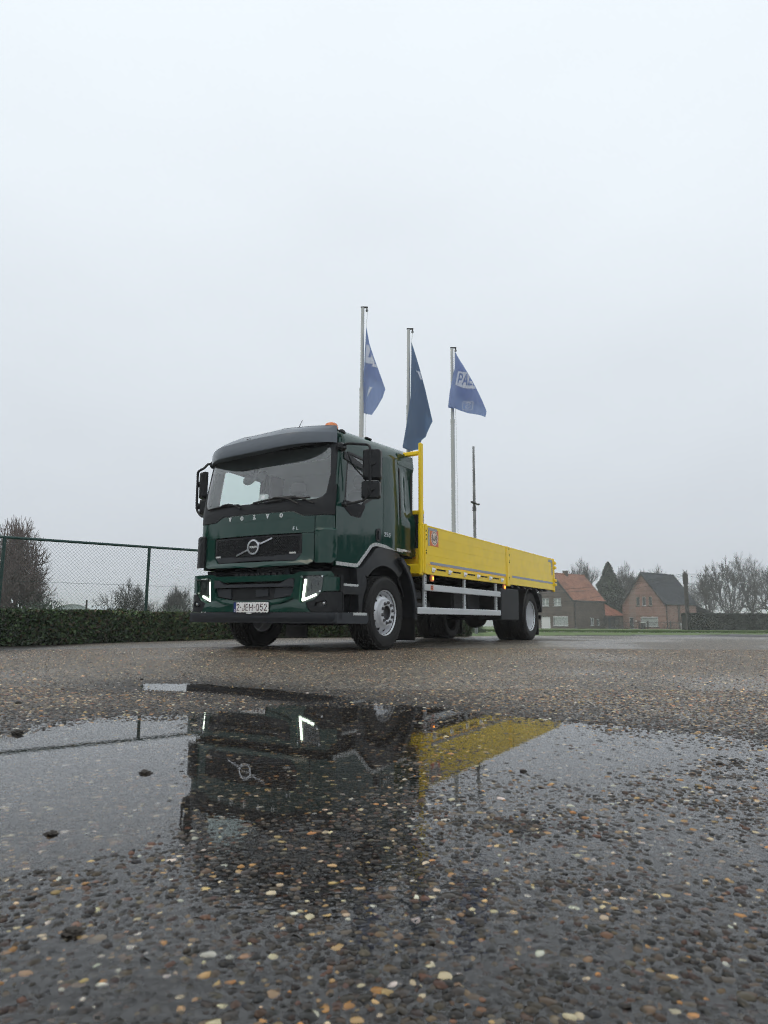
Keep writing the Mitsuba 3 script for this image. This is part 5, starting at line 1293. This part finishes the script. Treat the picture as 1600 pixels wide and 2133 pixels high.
shrub(-15.6, 31, -.9, 3.6, 2.5, 5000, .12, CON * 1.3, 'dark evergreen shrub behind the hedge, right of the left edge tree', 5)
shrub(-18.2, 30.5, -.9, 3.4, 2.2, 4000, .12, CON * 1.1 + .004, 'dark shrub at the left edge below the bare trees', 6)
shrub(-18.3, 60, -1.0, 3.0, 2.6, 2500, .16, CON * 1.5, 'grey green shrub behind the second fence post', 8)
shrub(3.9, 31, -.25, 1.7, .55, 2600, .07, LAUREL, 'low green bush seen under the lorry', 9)
ghs = thing('greenhouse', 'low pale arched greenhouse far behind the fence', 'greenhouse')
ap = [(-2.9 + 5.8 * t, 2.15 * math.sin(math.pi * (.12 + .76 * t)) ** .7) for t in np.linspace(0, 1, 17)]
m = extr(Polygon([(-2.9, -.5)] + ap + [(2.9, -.5)]), 14, None); part(ghs, 'cover', TM(np.stack([m.vertices[:, 0] - 36.2, m.vertices[:, 2] + 80, m.vertices[:, 1] - .25], -1), m.faces[:, ::-1]), 'glasshouse', 20)
part(ghs, 'end_frame', tube([(a - 36.2, 79.9, b - .2) for a, b in ap], .07, 6), 'pole_grey')
single('stake', tube([(-17.3, 40, -.8), (-17.3, 40, 1.42)], .05, 6), 'wood_dark', 'thin dark wooden stake standing beyond the hedge', 'stake')
# parked car seen under the lorry
ck = thing('parked_car', 'white car far off, seen low under the lorry body', 'car')
CM = frame([6.9, 46, -.27], [.94, .34, 0], [-.34, .94, 0], [0, 0, 1])
prof_c = rpoly([(-2.0, .25), (-2.05, .62), (-1.9, .80), (-1.1, .92), (-.5, 1.38), (.7, 1.42), (1.5, .98), (2.0, .9), (2.1, .55), (2.05, .25)], .06)
def cx_(poly, b0, b1): m = extr(poly, b1 - b0); return mv(TM(np.stack([m.vertices[:, 0], b0 + m.vertices[:, 2], m.vertices[:, 1]], -1), m.faces[:, ::-1]), CM)
part(ck, 'body', cx_(prof_c.difference(Point(-1.3, .3).buffer(.34)).difference(Point(1.3, .3).buffer(.34)), -.85, .85), 'white_paint')
part(ck, 'side_window', cx_(rpoly([(-.95, .93), (-.48, 1.30), (.65, 1.34), (1.2, 1.0)], .04), -.86, .86), 'pane_dark')
for u in (-1.3, 1.3):
    for v in (-.82, .72): part(ck, 'wheel', cx_(Point(u, .3).buffer(.3), v, v + .1), 'rubber')
# grass along the far edge of the tarmac
r = np.random.default_rng(12); n = 16000
x = r.uniform(-2, 34, n); y = LOT_END + r.uniform(-.1, 1.0, n) ** 1.0 * 5; z = gz(x, y) - .012; h = r.uniform(.05, .16, n); d = r.normal(0, .03, (n, 2))
V = np.stack([np.stack([x - .02, y, z], -1), np.stack([x + .02, y, z], -1), np.stack([x + d[:, 0], y + d[:, 1], z + h], -1)], 1).reshape(-1, 3)
gcol = np.repeat(np.array([(.07, .12, .035), (.095, .14, .045), (.05, .09, .028)])[r.integers(0, 3, n)], 3, 0)
single('grass', TM(V, np.arange(3 * n).reshape(-1, 3)), 'leaf_mat', 'short green grass along the far edge of the tarmac', 'grass', kind='stuff', smooth=False, color=gcol)
single('kerb', cbox((-2, LOT_END - .1, -.40), (40, LOT_END + .02, -.185), .01), 'concrete', 'pale low kerb along the far edge of the tarmac', 'kerb', kind='structure')

# ---------------------------------------------------------------- surroundings out of the frame that the paint and glass mirror
house(44, 36, 9, 12, 4.0, 8.2, 'brick_brown', 'tile_dark', 'brick house outside the picture to the right', [(2, 4, .8, 2.2, 'w2')], [(6, 7, -.5, 2, 'wdoor')], g=-.4, be=math.radians(150))


def far_trees(L0, L1, h, n, seed, label):
    r = np.random.default_rng(seed); s = r.random(n); L0, L1 = np.array(L0, float), np.array(L1, float); ln = np.linalg.norm(L1 - L0)
    top = h * (.62 + .7 * (meshkit.fbm(np.stack([s * ln * .12, 0 * s, 0 * s], -1), 3, seed)))
    z = -.6 + (top + .6) * r.random(n) ** .8; o = r.normal(0, 1.4, n)
    d = (L1 - L0) / ln; x = L0[0] + d[0] * s * ln - d[1] * o; y = L0[1] + d[1] * s * ln + d[0] * o
    m, c = leaves(np.stack([x, y, z], -1), r.normal(0, 1, (n, 3)), 1.1, CON, .5, .8, seed)
    single('woodland', m, 'leaf_mat', label, 'trees', kind='stuff', smooth=False, color=c)


far_trees((-62, -45), (-58, 25), 7.6, 9000, 41, 'belt of dark trees outside the picture on the left')
far_trees((46, -30), (52, 20), 6.6, 8000, 42, 'belt of dark trees outside the picture on the right')

# ---------------------------------------------------------------- the misty air
scene['haze'] = {'type': 'cube', 'to_world': TF().translate([0, 0, 0]).scale([1300, 1300, 17.0]), 'bsdf': {'type': 'null'}, 'interior': {'type': 'ref', 'id': 'haze_air'}}
labels['haze'] = {'label': 'thin grey winter mist over the whole scene', 'category': 'mist', 'kind': 'stuff'}
